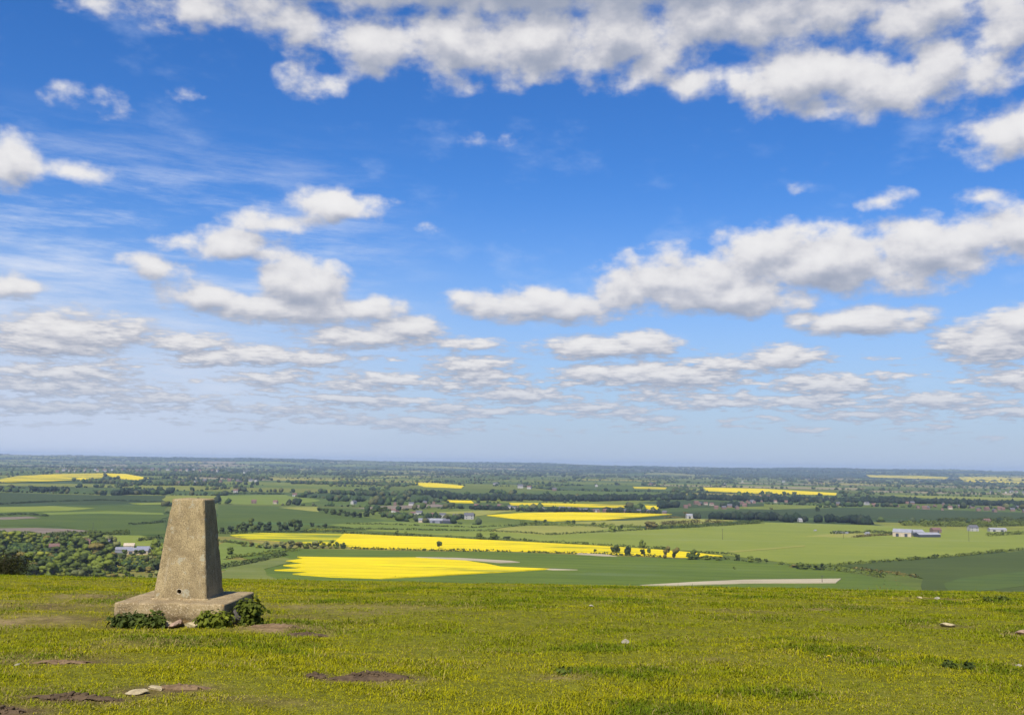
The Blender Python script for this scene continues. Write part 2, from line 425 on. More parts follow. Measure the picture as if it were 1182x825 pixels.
a_in = np.arange(-42, 42.01, .17); a_out = np.arange(48, 313, 6.0)
angs = np.radians(np.concatenate([a_in, a_out]))
rs = np.concatenate([np.linspace(.4, 4.5, 12)[:-1], np.geomspace(4.5, 42, 175)[:-1], np.geomspace(42, 800, 60)[:-1], np.geomspace(800, 23000, 110)])
A, RR = np.meshgrid(angs, rs)
gx = (RR * np.sin(A)); gy = (RR * np.cos(A))
gz = height(gx, gy) - 4.0 * sstep(430, 620, gy) - 30 * sstep(19500, 23000, RR)
na, nr = len(angs), len(rs)
V = np.stack([gx.ravel(), gy.ravel(), gz.ravel()], 1)
V = np.concatenate([V, [[0, 0, float(height(0, 0))]]])
i = np.arange(nr - 1)[:, None] * na; j = np.arange(na)[None, :]; j2 = (j + 1) % na
Q = np.stack([i + j, i + na + j, i + na + j2, i + j2], -1).reshape(-1, 4)[:, ::-1]
bsoil = np.where(RR.ravel() < 48, 1, 0) * 0.0
nearm = RR.ravel() < 48
bsoil[nearm] = bare(gx.ravel()[nearm], gy.ravel()[nearm])
dirt = fbm(gx.ravel() / .9, gy.ravel() / .9, 71, 3)
soil_l = np.array([.26, .175, .085]); soil_d = np.array([.13, .082, .036]); turf = np.array([.14, .137, .008]); far_g = np.array([.07, .10, .03])
k = sstep(.4, .62, dirt)[:, None]
soilc = soil_d * (1 - k) + soil_l * k
tint = turf * (1 - bsoil[:, None]) + soilc * bsoil[:, None]
ff = sstep(40, 150, RR.ravel())[:, None]
tint = tint * (1 - ff) + far_g * ff
tint = np.concatenate([tint, [turf]])
gme = np_mesh('ground', V, Q, True, tint)
gm, nt, b = new_mat('hill_ground')
n1 = nt.noise(pos(nt), 9.0, 6, .7); n2 = nt.noise(pos(nt), 60.0, 3, .6)
mul = nt.mix(nt.ss(n1, .25, .75), (.6, .6, .6), (1.35, 1.35, 1.35)); mul2 = nt.mix(nt.ss(n2, .25, .75), (.7, .7, .7), (1.25, 1.25, 1.25))
nt.link(nt.mix(1., nt.mix(1., attr(nt), mul, 'MULTIPLY'), mul2, 'MULTIPLY'), b.inputs['Base Color'])
bump(nt, b, n2, .7, .03); b.inputs['Specular IOR Level'].default_value = .1
tag(link('ground', gme, gm), kind='structure')

# ------------------------------------------------------------------ trig pillar
D0 = 11.73
pb = Vector((0, 0, EYE)) + ray(207.0, 692) * D0
PZ, PROT = pb.z, R(-2.0)
fr = Vector((math.sin(PROT), -math.cos(PROT), 0)); rt = Vector((math.cos(PROT), math.sin(PROT), 0))
BW, TW, PH = .645, .395, 1.165
pc = pb - fr * BW / 2
cm, nt, b = new_mat('weathered_concrete')
oc = objco(nt)
vor = nt.new('ShaderNodeTexVoronoi', i_Scale=85.0); nt.link(oc, vor.inputs[0])
n1 = nt.noise(oc, 5, 6, .65); n2 = nt.noise(oc, 95, 5, .65); n3 = nt.noise(oc, 1.8, 4, .6)
c = nt.mix(nt.ss(n1, .3, .72), (.200, .145, .070), (.350, .265, .130))
c = nt.mix(nt.math('MULTIPLY', nt.ss(n2, .51, .65), .52), c, (.52, .41, .225))
c = nt.mix(nt.math('MULTIPLY', nt.ss(n2, .48, .36), .75), c, (.09, .068, .040))
c = nt.mix(nt.math('MULTIPLY', nt.ss(n3, .52, .72), .5), c, (.15, .115, .06))
st = nt.noise(nt.mapping(oc, (16, 16, 1.1)), 1.0, 5, .65)
c = nt.mix(nt.math('MULTIPLY', nt.ss(st, .54, .70), .38), c, (.11, .085, .05))
c = nt.mix(nt.math('MULTIPLY', nt.ss(st, .44, .32), .30), c, (.44, .37, .24))
lich = nt.noise(oc, 9, 5, .7)
c = nt.mix(nt.math('MULTIPLY', nt.ss(lich, .57, .66), .55), c, (.36, .345, .25))
nt.link(c, b.inputs['Base Color'])
bump(nt, b, nt.math('ADD', nt.math('MULTIPLY', n2, .8), nt.math('MULTIPLY', n1, .8)), .8, .012)
b.inputs['Roughness'].default_value = .95
M['concrete'] = cm
sm, nt, b = new_mat('slab_concrete')
oc = objco(nt); n1 = nt.noise(oc, 4, 6, .65); n2 = nt.noise(oc, 60, 4, .6)
c = nt.mix(nt.ss(n1, .3, .7), (.165, .117, .055), (.335, .248, .122)); c = nt.mix(nt.math('MULTIPLY', nt.ss(n2, .5, .68), .5), c, (.56, .45, .30))
c = nt.mix(nt.math('MULTIPLY', nt.ss(n2, .46, .33), .6), c, (.12, .085, .05))
ol = nt.noise(oc, 6, 4, .6); c = nt.mix(nt.math('MULTIPLY', nt.ss(ol, .60, .68), .4), c, (.36, .20, .05))
nt.link(c, b.inputs['Base Color']); bump(nt, b, nt.math('ADD', n1, n2), .8, .012); b.inputs['Roughness'].default_value = .95
M['slab'] = sm
M['mortar'] = plain_mat('pale_mortar', (.46, .38, .25), (.30, .24, .15), 25)
M['hole'] = plain_mat('hole_liner', (.02, .018, .015))

def frustum_grid(w0, w1, h, n=40, nz=60, rough=.009, seed=0, chamfer=.022):
    """square column tapering from w0 to w1, cut corners, subdivided and worn"""
    per = []
    hw = .5; c = chamfer
    pts = [(-hw + c, -hw), (hw - c, -hw), (hw, -hw + c), (hw, hw - c), (hw - c, hw), (-hw + c, hw), (-hw, hw - c), (-hw, -hw + c)]
    for q in range(8):
        a = pts[q]; d = pts[(q + 1) % 8]; m = n if q % 2 == 0 else 3
        for s in range(m): per.append((a[0] + (d[0] - a[0]) * s / m, a[1] + (d[1] - a[1]) * s / m))
    per = np.array(per); L = len(per); rows = []
    zs = np.linspace(0, 1, nz)
    for z in zs:
        w = w0 + (w1 - w0) * z
        if z > .985: w *= .985
        rows.append(np.column_stack([per * w, np.full(L, z * h)]))
    for sh in (.9, .6, .3): rows.append(np.column_stack([per * w1 * sh, np.full(L, h + .004)]))
    V = np.concatenate(rows)
    dsp = (fbm(V[:, 0] * 6 + V[:, 1] * 9 + 40, V[:, 2] * 6 + V[:, 1] * 5, seed, 4) - .5) * rough * 2
    rad = np.hypot(V[:, 0], V[:, 1])[:, None] + 1e-6
    V[:, :2] += V[:, :2] / rad * dsp[:, None]
    cor = np.maximum(np.abs(V[:, 0]), np.abs(V[:, 1])) + 0; mn_ = np.minimum(np.abs(V[:, 0]), np.abs(V[:, 1]))
    chip = sstep(.86, .99, mn_ / (cor + 1e-6)) * sstep(.56, .72, fbm(V[:, 2] * 9 + 3, V[:, 0] * 4 + V[:, 1] * 6 + 11, seed + 2, 3)) * .014
    V[:, :2] *= (1 - chip / (rad[:, 0] + 1e-6))[:, None]
    edge = (V[:, 2] > h * .97); V[edge, 2] += (fbm(V[edge, 0] * 14 + 9, V[edge, 1] * 14, seed + 5, 3) - .5) * .012
    FS = []
    NR = len(rows)
    for r in range(NR - 1):
        for s in range(L):
            FS.append((r * L + s, r * L + (s + 1) % L, (r + 1) * L + (s + 1) % L, (r + 1) * L + s))
    me = np_mesh('column', V, FS)
    bm = bmesh.new(); bm.from_mesh(me); bm.verts.ensure_lookup_table()
    bm.faces.new([bm.verts[(NR - 1) * L + s] for s in range(L)]); bm.faces.new([bm.verts[s] for s in range(L)][::-1])
    bm.to_mesh(me); bm.free()
    return me

pil = tag(empty('trig_pillar', (pc.x, pc.y, PZ), PROT), 'tapered concrete survey pillar standing on a square slab on the grassy hilltop', 'survey pillar')
shaft = link('shaft', frustum_grid(BW, TW, PH, 40, 60, .006, 5), M['concrete'], pil)
# sighting hole through the lower front face
hz_ = .094; fy_ = -(BW + (TW - BW) * hz_ / PH) / 2
bmc = bmesh.new(); bmesh.ops.create_cone(bmc, cap_ends=True, segments=20, radius1=.028, radius2=.028, depth=.36, matrix=Matrix.Translation((-.01, fy_ + .10, hz_)) @ Matrix.Rotation(R(90), 4, 'X'))
cut = bpy.data.objects.new('cutter', bm_mesh('cutter', bmc)); COL.objects.link(cut); cut.parent = pil
md = shaft.modifiers.new('b', 'BOOLEAN'); md.object = cut; md.operation = 'DIFFERENCE'; md.solver = 'EXACT'
bpy.context.view_layer.update()
dg = bpy.context.evaluated_depsgraph_get(); me2 = bpy.data.meshes.new_from_object(shaft.evaluated_get(dg))
shaft.modifiers.clear(); shaft.data = me2; bpy.data.objects.remove(cut)
bmr = bmesh.new(); N = 24; ring = []
for q in range(N):
    t = 2 * math.pi * q / N; w = 1 + .12 * math.sin(3 * t + 1)
    ring.append([bmr.verts.new((r_ * math.cos(t) - .01, y_, r_ * math.sin(t) + hz_)) for r_, y_ in ((.0265, fy_ + .02), (.0265, fy_ - .003), (.034 * w, fy_ - .003), (.036 * w, fy_ + .012))])
for q in range(N):
    for s in range(3): bmr.faces.new((ring[q][s], ring[q][s + 1], ring[(q + 1) % N][s + 1], ring[(q + 1) % N][s]))
bmesh.ops.recalc_face_normals(bmr, faces=bmr.faces)
link('sighting_hole', bm_mesh('sighting_hole', bmr, True), M['mortar'], shaft)
# mortar fillet at the foot of the shaft
bmf = bmesh.new(); prev = None; loops = []
for w, z in ((BW + .002, .020), (BW + .014, .012), (BW + .036, .002), (BW + .04, -.01)):
    L = []
    for q in range(4):
        for s in range(12):
            c0 = [(-1, -1), (1, -1), (1, 1), (-1, 1)][q]; c1 = [(-1, -1), (1, -1), (1, 1), (-1, 1)][(q + 1) % 4]
            x = c0[0] + (c1[0] - c0[0]) * s / 12; y = c0[1] + (c1[1] - c0[1]) * s / 12
            j_ = (random.random() - .5) * .02
            L.append(bmf.verts.new((x * (w / 2 + j_), y * (w / 2 + j_), z)))
    loops.append(L)
for a_, b_ in zip(loops, loops[1:]):
    for s in range(48): bmf.faces.new((a_[s], b_[s], b_[(s + 1) % 48], a_[(s + 1) % 48]))
bmesh.ops.recalc_face_normals(bmf, faces=bmf.faces)
link('mortar_fillet', bm_mesh('mortar_fillet', bmf, True), M['slab'], pil)
# base slab: worn block, undercut at its front
SW, SD, ST = 1.27, 1.20, .17
def slab_mesh():
    per = []; hw, hd, c = SW / 2, SD / 2, .03
    pts = [(-hw + c, -hd), (hw - c, -hd), (hw, -hd + c), (hw, hd - c), (hw - c, hd), (-hw + c, hd), (-hw, hd - c), (-hw, -hd + c)]
    for q in range(8):
        a = pts[q]; d = pts[(q + 1) % 8]; m = 36 if q % 2 == 0 else 3
        for s in range(m): per.append((a[0] + (d[0] - a[0]) * s / m, a[1] + (d[1] - a[1]) * s / m))
    per = np.array(per); L = len(per); rows = []
    for z, sc_ in ((-.34, .93), (-.20, .955), (-ST, .985), (-ST + .03, 1.0), (-.10, 1.003), (-.05, 1.0), (-.018, .998), (-.004, .990), (0, .975), (0, .85), (0, .7), (0, .5), (0, .25)):
        rows.append(np.column_stack([per * sc_, np.full(L, z)]))
    V = np.concatenate(rows)
    dsp = (fbm(V[:, 0] * 5 + 30, V[:, 1] * 5 + V[:, 2] * 9 + 7, 15, 4) - .5)
    side = V[:, 2] < -.003
    rad = np.hypot(V[:, 0], V[:, 1])[:, None] + 1e-6
    V[:, :2] += np.where(side[:, None], V[:, :2] / rad * dsp[:, None] * .035, 0)
    top = ~side; V[top, 2] += (fbm(V[top, 0] * 5, V[top, 1] * 5, 19, 3) - .5) * .010
    FS = [(r * L + s, r * L + (s + 1) % L, (r + 1) * L + (s + 1) % L, (r + 1) * L + s) for r in range(len(rows) - 1) for s in range(L)]
    me = np_mesh('base_slab', V, FS); bm = bmesh.new(); bm.from_mesh(me); bm.verts.ensure_lookup_table()
    bm.faces.new([bm.verts[(len(rows) - 1) * L + s] for s in range(L)]); bm.to_mesh(me); bm.free(); return me
slab = link('base_slab', slab_mesh(), M['slab'], pil); slab.location = (0, -.05, 0)
def slab_px(lx, ly, lz): return pc + rt * lx - fr * ly + Vector((0, 0, lz))

# ------------------------------------------------------------------ stones, soil, plants on the hilltop
def rock_mesh(name, sx, sy, sz, seed, sub=3, flat=.5):
    bm = bmesh.new(); bmesh.ops.create_icosphere(bm, subdivisions=sub, radius=.5)
    r = random.Random(seed); o = [r.uniform(0, 50) for _ in range(3)]
    from mathutils import noise as mn
    for v_ in bm.verts:
        p = v_.co.normalized()
        q = p * 1.6 + Vector(o)
        d = 1.1 + .24 * mn.noise(q) + .16 * mn.noise(q * 2.7) + .10 * mn.noise(q * 6)
        # planar chips
        for kx in range(5):
            nrm = Vector((math.sin(kx * 2.1 + o[0]), math.cos(kx * 1.7 + o[1]), math.sin(kx * 1.3 + o[2]))).normalized()
            dd = p.dot(nrm)
            if dd > flat: d = min(d, flat / dd * 1.12)
        v_.co = Vector((p.x * d * .5 * sx, p.y * d * .5 * sy, p.z * d * .5 * sz))
    return bm_mesh(name, bm)
def rock_mat(name, c1, c2):
    m, nt, b = new_mat(name); oc = objco(nt)
    n = nt.noise(oc, 14, 6, .65)
    nt.link(nt.mix(nt.ss(n, .3, .7), c2, c1), b.inputs['Base Color']); bump(nt, b, nt.noise(oc, 45, 4, .65), .8, .01); return m
M['chalk_rock'] = rock_mat('chalk_rock', (.44, .36, .20), (.26, .20, .11))
M['white_rock'] = rock_mat('white_rock', (.40, .36, .27), (.26, .22, .15))
M['brown_rock'] = rock_mat('brown_rock', (.38, .25, .17), (.22, .15, .10))
M['grey_rock'] = rock_mat('grey_rock', (.16, .14, .12), (.08, .07, .06))
M['soil'] = rock_mat('dug_soil', (.105, .068, .034), (.050, .032, .017))
M['pale_soil'] = rock_mat('pale_soil', (.20, .13, .065), (.11, .068, .032))

def place_rock(px, py, w, d, h, mat, label, seed, cat='stone', name='stone', tilt=.1, group=None, sink=.3):
    p = hit(px, py); o = link(name, rock_mesh(name, w, d, h, seed), M[mat])
    o.location = p + Vector((0, 0, h * (.5 - sink))); o.rotation_euler = (tilt, tilt * .5, seed * 1.3)
    return tag(o, label, cat, group)
place_rock(722, 742, .10, .08, .07, 'white_rock', 'small white stone alone in the middle of the open grass', 1)
place_rock(1094, 723, .19, .12, .075, 'chalk_rock', 'flat buff stone in the grass near the right edge, with a darker tuft beside it', 2)
place_rock(1082, 691, .20, .12, .06, 'white_rock', 'pale flat stone near the crest where the grass is worn', 3)
place_rock(1062, 690, .16, .10, .05, 'chalk_rock', 'smaller buff stone just left of the pale flat stone near the crest', 4)
place_rock(1179, 732, .13, .10, .09, 'brown_rock', 'reddish brown stone cut by the right edge of the view', 5)
place_rock(1176, 769, .10, .05, .035, 'white_rock', 'low whitish stone by the right edge, nearer than the reddish brown one', 6)
place_rock(683, 700, .09, .07, .05, 'white_rock', 'tiny white stone in the grass just below the crest', 7)
place_rock(157, 800, .17, .12, .04, 'chalk_rock', 'long low lump of yellowish chalk in the near grass below the pillar', 8)
place_rock(180, 795, .13, .09, .045, 'chalk_rock', 'second lump of yellowish chalk, touching the brown soil near the pillar side', 9)
place_rock(136, 724, .09, .06, .05, 'white_rock', 'small pale stone among the nettles at the slab corner', 10)
place_rock(20, 768, .07, .06, .04, 'white_rock', 'pale pebble on the worn soil at the far left of the grass', 25)
def slab_rock(lx, ly, lz, w, d, h, mat, label, seed, tilt=.1, name='stone', cat='stone'):
    o = link(name, rock_mesh(name, w, d, h, seed), M[mat]); q = slab_px(lx, ly, lz); q.z = max(q.z, float(height(q.x, q.y)) + h * .18)
    o.location = q; o.rotation_euler = (tilt, .1, PROT + seed)
    return tag(o, label, cat)
slab_rock(.12, -.72, -.215, .24, .12, .08, 'brown_rock', 'flat orange-brown rubble stone under the front edge of the slab, middle one', 11, .05)
slab_rock(.30, -.72, -.215, .20, .10, .08, 'chalk_rock', 'buff rubble stone under the front edge of the slab, beside the right nettles', 12, .1)
slab_rock(.02, -.73, -.215, .20, .10, .07, 'chalk_rock', 'buff rubble stone under the front edge of the slab, beside the left nettles', 13, .1)
slab_rock(.73, -.46, -.17, .10, .12, .22, 'grey_rock', 'dark grey upright stone leaning on the right side of the slab', 14, .35)

def soil_heap(px, py, w, d, h, n, mat, label, seed):
    d *= 1.3
    r = random.Random(seed); p = hit(px, py); V = []; FS = []
    base = rock_mesh('clod', 1, 1, 1, seed, 2)
    ga, gr_ = np.meshgrid(np.linspace(0, 2 * np.pi, 49)[:-1], np.linspace(0, 1, 14)); gr_ = gr_ * (1.02 + 1.1 * (fbm(np.cos(ga) * 2.4 + seed, np.sin(ga) * 2.4, seed, 4) - .5))
    mx_ = w * gr_ * np.cos(ga); my_ = d * gr_ * np.sin(ga)
    mz_ = height(p.x + mx_, p.y + my_) - p.z + .010 - .016 * sstep(.8, 1.1, gr_) + h * .45 * np.clip(1 - gr_ ** 2, 0, 1) + (.012 + .03 * (1 - gr_)) * (fbm(mx_ * 30 + 7, my_ * 30, seed, 4) - .5)
    MV = np.stack([mx_, my_, mz_], -1).reshape(-1, 3); ii = np.arange(13)[:, None] * 48; jj = np.arange(48)[None]
    MQ = np.stack([ii + jj, ii + (jj + 1) % 48, ii + 48 + (jj + 1) % 48, ii + 48 + jj], -1).reshape(-1, 4)[:, ::-1]
    MT = np.concatenate([MQ[:, [0, 1, 2]], MQ[:, [0, 2, 3]]])
    bv = np.array([v_.co[:] for v_ in base.vertices]); bf = np.array([f.vertices[:] for f in base.polygons])
    for q in range(int(n * 2.6)):
        a = r.uniform(0, 6.28); rr = min(1.04, r.random() ** .7 * r.uniform(.8, 1.2)); x = w * rr * math.cos(a); y = d * rr * math.sin(a)
        s = .012 + .04 * r.random() ** 2.2 * (1.25 - rr * .8); rz = r.uniform(0, 6.28); c_, s_ = math.cos(rz), math.sin(rz)
        vv = bv * np.array([s * r.uniform(.8, 1.6), s * r.uniform(.7, 1.2), s * r.uniform(.5, .9)])
        vv = np.column_stack([vv[:, 0] * c_ - vv[:, 1] * s_, vv[:, 0] * s_ + vv[:, 1] * c_, vv[:, 2]])
        zz = float(height(p.x + x, p.y + y)) - p.z + h * max(0, 1 - rr ** 1.5) * r.uniform(.2, 1)
        FS.append(bf + len(V) * len(bv)); V.append(vv + np.array([x, y, zz]))
    FS.append(MT + len(V) * len(bv)); V.append(MV)
    o = link('soil_heap', np_mesh('soil_heap', np.concatenate(V), np.concatenate(FS)), M[mat]); o.location = p
    return tag(o, label, 'soil heap')
soil_heap(427, 782, .34, .085, .05, 190, 'soil', 'long spill of dark dug earth in the near grass', 1)
soil_heap(365, 781, .10, .06, .03, 24, 'soil', 'small scatter of dark earth clods beside the long earth spill', 2)
soil_heap(354, 733, .24, .08, .03, 46, 'soil', 'low patch of dark earth in the grass just right of the pillar slab', 3)
soil_heap(85, 806, .34, .06, .035, 150, 'soil', 'dark churned earth streak near the bottom left corner of the grass', 4)
soil_heap(212, 794, .20, .05, .025, 40, 'pale_soil', 'brown crumbled soil spilling from the yellowish chalk lumps', 5)
soil_heap(5, 822, .15, .05, .04, 40, 'soil', 'dark clods of earth cut off by the bottom left corner of the view', 6)
soil_heap(73, 765, .28, .055, .02, 60, 'pale_soil', 'pale brown trodden soil patch in the grass left of and nearer than the pillar', 7)
soil_heap(315, 722, .28, .09, .015, 90, 'pale_soil', 'pale crumbly soil beside the right-hand nettles at the slab', 8)

def leaf_cloud(n, shape, size, seed, droop=.3, outward=.7):
    """n pointed leaves over a lumpy volume; shape(rng) -> point, outward normal"""
    r = np.random.default_rng(seed); V = []; FS = []
    P, Nn = shape(r, n)
    d = r.normal(size=(n, 3)); nrm = Nn * outward + d * (1 - outward) * .9; nrm[:, 2] += .25
    nrm /= np.linalg.norm(nrm, axis=1)[:, None] + 1e-9
    t = np.cross(nrm, r.normal(size=(n, 3))); t /= np.linalg.norm(t, axis=1)[:, None] + 1e-9
    b_ = np.cross(nrm, t); s = size * r.uniform(.6, 1.35, n)[:, None]
    tip = P + t * s; tip[:, 2] -= droop * s[:, 0] * .6
    l_ = P + t * s * .42 + b_ * s * .30 - nrm * s * .04; rr = P + t * s * .42 - b_ * s * .30 - nrm * s * .04; mid = P + t * s * .5 + nrm * s * .07
    V = np.stack([P, l_, mid, rr, tip], 1).reshape(-1, 3)
    o = np.arange(n)[:, None] * 5
    FS = np.concatenate([o + [[0, 2, 1]], o + [[0, 3, 2]], o + [[1, 2, 4]], o + [[2, 3, 4]]])
    return V, FS

def mound_shape(w, d, h, lumps, seed):
    rr = np.random.default_rng(seed)
    C = np.column_stack([rr.uniform(-w, w, lumps), rr.uniform(-d, d, lumps), rr.uniform(.15, .55, lumps) * h]); S = rr.uniform(.35, .6, lumps) * h
    def f(r, n):
        k = r.integers(0, lumps, n); q = r.normal(size=(n, 3)); q /= np.linalg.norm(q, axis=1)[:, None]
        rad = S[k][:, None] * r.uniform(.55, 1.08, n)[:, None]
        P = C[k] + q * rad; P[:, 2] = np.maximum(P[:, 2], .01)
        return P, q
    return f
M['nettle'] = leafy('nettle_leaf', (.105, .135, .012), .45, 9.0, .2)
M['nettle_dark'] = leafy('nettle_leaf_dark', (.055, .08, .012), .45, 9.0, .15)
M['stem'] = plain_mat('nettle_stem', (.07, .09, .02))
def nettles(loc, w, d, h, n, size, seed, mat, label, rz=PROT):
    o = tag(empty('weed_clump' if 'weed' in label else 'nettle_clump', loc, rz), label, 'weeds' if 'weed' in label else 'nettles')
    Vv, Fv = leaf_cloud(n, mound_shape(w, d, h, max(5, int(w * 40)), seed), size, seed)
    link('foliage', np_mesh('foliage', Vv, Fv), M[mat], o)
    rr = random.Random(seed)
    for q in range(6):
        bm = bmesh.new(); x, y = rr.uniform(-w, w), rr.uniform(-d, d); hh = h * rr.uniform(.5, .95)
        bmesh.ops.create_cone(bm, cap_ends=False, segments=5, radius1=.004, radius2=.002, depth=hh, matrix=Matrix.Translation((x, y, hh / 2)) @ Matrix.Rotation(rr.uniform(-.25, .25), 4, 'X') @ Matrix.Rotation(rr.uniform(-.25, .25), 4, 'Y'))
        link('stem', bm_mesh('stem', bm), M['stem'], o)
    return o
def gz_(v_): v_ = v_.copy(); v_.z = float(height(v_.x, v_.y)); return v_
nettles(gz_(slab_px(-.44, -.76, 0)), .15, .08, .20, 520, .062, 1, 'nettle_dark', 'dark nettle clump at the front left corner of the concrete slab')
nettles(gz_(slab_px(-.14, -.77, 0)), .17, .08, .17, 560, .058, 2, 'nettle_dark', 'low nettle clump along the front of the slab, left of its middle')
nettles(gz_(slab_px(.60, -.74, 0)), .14, .07, .22, 500, .065, 3, 'nettle', 'bright nettle clump at the front right corner of the slab')
nettles(gz_(slab_px(.84, -.42, 0)), .06, .12, .33, 460, .065, 4, 'nettle', 'taller nettle clump against the right side of the slab', PROT)

nettles(hit(1112, 771), .14, .06, .075, 170, .045, 11, 'nettle_dark', 'dark broad-leaved weeds in the near grass towards the right edge', .2)
nettles(hit(652, 778), .05, .04, .07, 60, .04, 12, 'nettle_dark', 'small dark weed in the near grass below the white stone', .2)
nettles(hit(1150, 693), .22, .10, .09, 160, .06, 13, 'nettle_dark', 'dark weed patch near the crest at the right, beyond the stones', .2)
# dandelion: tiny yellow flower
fm, nt, b = new_mat('dandelion_yellow'); nt.link(nt.mix(nt.noise(objco(nt), 90, 2), (.80, .62, .01), (.62, .42, .01)), b.inputs['Base Color'])
fl = tag(empty('dandelion', hit(957, 764)), 'single yellow dandelion flower in the near grass', 'flower')
bm = bmesh.new()
for q in range(34):
    a = q * 2.4; r_ = .004 + .013 * (q / 34); t = (.9 - q / 34 * .9)
    m_ = Matrix.Translation((r_ * math.cos(a), r_ * math.sin(a), .052 + .006 * t)) @ Matrix.Rotation(a, 4, 'Z') @ Matrix.Rotation(-t, 4, 'Y')
    vs_ = [bm.verts.new(m_ @ Vector(c_)) for c_ in ((0, -.002, 0), (.010, -.003, 0), (.012, 0, 0), (.010, .003, 0), (0, .002, 0))]; bm.faces.new(vs_)
link('flower_head', bm_mesh('flower_head', bm), fm, fl)
bm = bmesh.new(); bmesh.ops.create_cone(bm, cap_ends=True, segments=6, radius1=.0025, radius2=.002, depth=.054, matrix=Matrix.Translation((0, 0, .027)))
link('stem', bm_mesh('flower_stem', bm), M['stem'], fl)

# ------------------------------------------------------------------ grass
def build_grass():
    r = np.random.default_rng(5); N = 900000
    y0, y1 = 5.7, 36.0
    # density falls with distance; half the blades grow in tufts
    t = r.random(N); Y = (y0 ** -.1 + t * (y1 ** -.1 - y0 ** -.1)) ** (-10.)
    Y = y0 * (y1 / y0) ** (t ** .82)
    X = (r.random(N) - .5) * 2 * (Y * .58 + .6)
    tuft = r.random(N) < .55
    ntf = 30000; tt = r.random(ntf); ty = y0 * (y1 / y0) ** (tt ** .82); tx = (r.random(ntf) - .5) * 2 * (ty * .58 + .6)
    kk = r.integers(0, ntf, N); sp = .028 + .0018 * Y
    X = np.where(tuft, tx[kk] + r.normal(size=N) * sp, X); Y = np.where(tuft, ty[kk] + r.normal(size=N) * sp, Y)
    tone_t = r.random(ntf)[kk]
    bs = bare(X, Y)
    # keep clear of the slab
    dx = X - pc.x; dy = Y - pc.y; lx = dx * rt.x + dy * rt.y; ly = -(dx * fr.x + dy * fr.y)
    inside = (np.abs(lx) < SW / 2 * .97) & (np.abs(ly) < SD / 2 * .97)
    keep = (r.random(N) > bs * 1.25 - .10) & ~inside
    X, Y, tuft, tone_t, bs = X[keep], Y[keep], tuft[keep], tone_t[keep], bs[keep]; N = len(X)
    Z = height(X, Y) - .006
    patch = fbm(X / 1.1, Y / .8, 81, 4); patch2 = fbm(X / .35, Y / .3, 91, 3); big = fbm(X / 5, Y / 3, 85, 3)
    H = (.011 + .016 * r.random(N) ** 1.8) * (1 + .5 * tuft) * (.65 + .9 * sstep(.35, .7, patch)) * (1 - .4 * bs) * (1 + .012 * np.clip(Y - 10, 0, 10))
    tall = r.random(N) < .012; H = np.where(tall, H * r.uniform(1.8, 3.0, N), H)
    Wd = (.0015 + .00015 * Y) * r.uniform(.8, 1.5, N)
    az = r.uniform(0, 2 * np.pi, N); lean = r.uniform(.5, 1.9, N)
    ca, sa = np.cos(az), np.sin(az)
    sx, sy = -sa * Wd, ca * Wd
    bend = H * lean
    B = np.stack([X, Y, Z], 1)
    S = np.stack([sx, sy, 0 * sx], 1)
    Mi = B + np.stack([ca * bend * .35, sa * bend * .35, H * .62], 1)
    T = B + np.stack([ca * bend, sa * bend, H * np.maximum(1 - .26 * lean * lean, .42)], 1)
    Vv = np.stack([B - S, B + S, Mi - S * .75, Mi + S * .75, T], 1).reshape(-1, 3)
    o = np.arange(N)[:, None] * 5
    Fv = np.concatenate([o + [[0, 1, 3]], o + [[0, 3, 2]], o + [[2, 3, 4]]])
    g_y = np.array([.292, .268, .005]); g_m = np.array([.198, .214, .005]); g_d = np.array([.108, .148, .005]); dry = np.array([.30, .225, .085])
    a = sstep(.38, .66, .30 * patch2 + .30 * (1 - patch) + .62 * (big - .16) + .22 * (tone_t - .5))[:, None]
    c = g_m * (1 - a) + g_y * a
    d = sstep(.56, .72, patch + .2 * (tone_t - .5))[:, None]; c = c * (1 - d) + g_d * d
    dr = ((r.random(N) < .05 + .22 * sstep(.5, .75, fbm(X / .8 + 9, Y / .6, 95, 3)) + .45 * np.clip(bs * 1.6, 0, 1)).astype(float) * r.uniform(.5, 1, N))[:, None]; c = c * (1 - dr) + dry * dr
    c = c * r.uniform(.72, 1.28, N)[:, None]
    c5 = np.repeat(c, 5, 0)
    me = np_mesh('grass', Vv, Fv, False, c5)
    o = link('grass', me, tint_mat('grass_blade', .75, .25, .04)); tag(o, 'short yellow-green turf on the hilltop', 'grass', None, 'stuff')
build_grass()

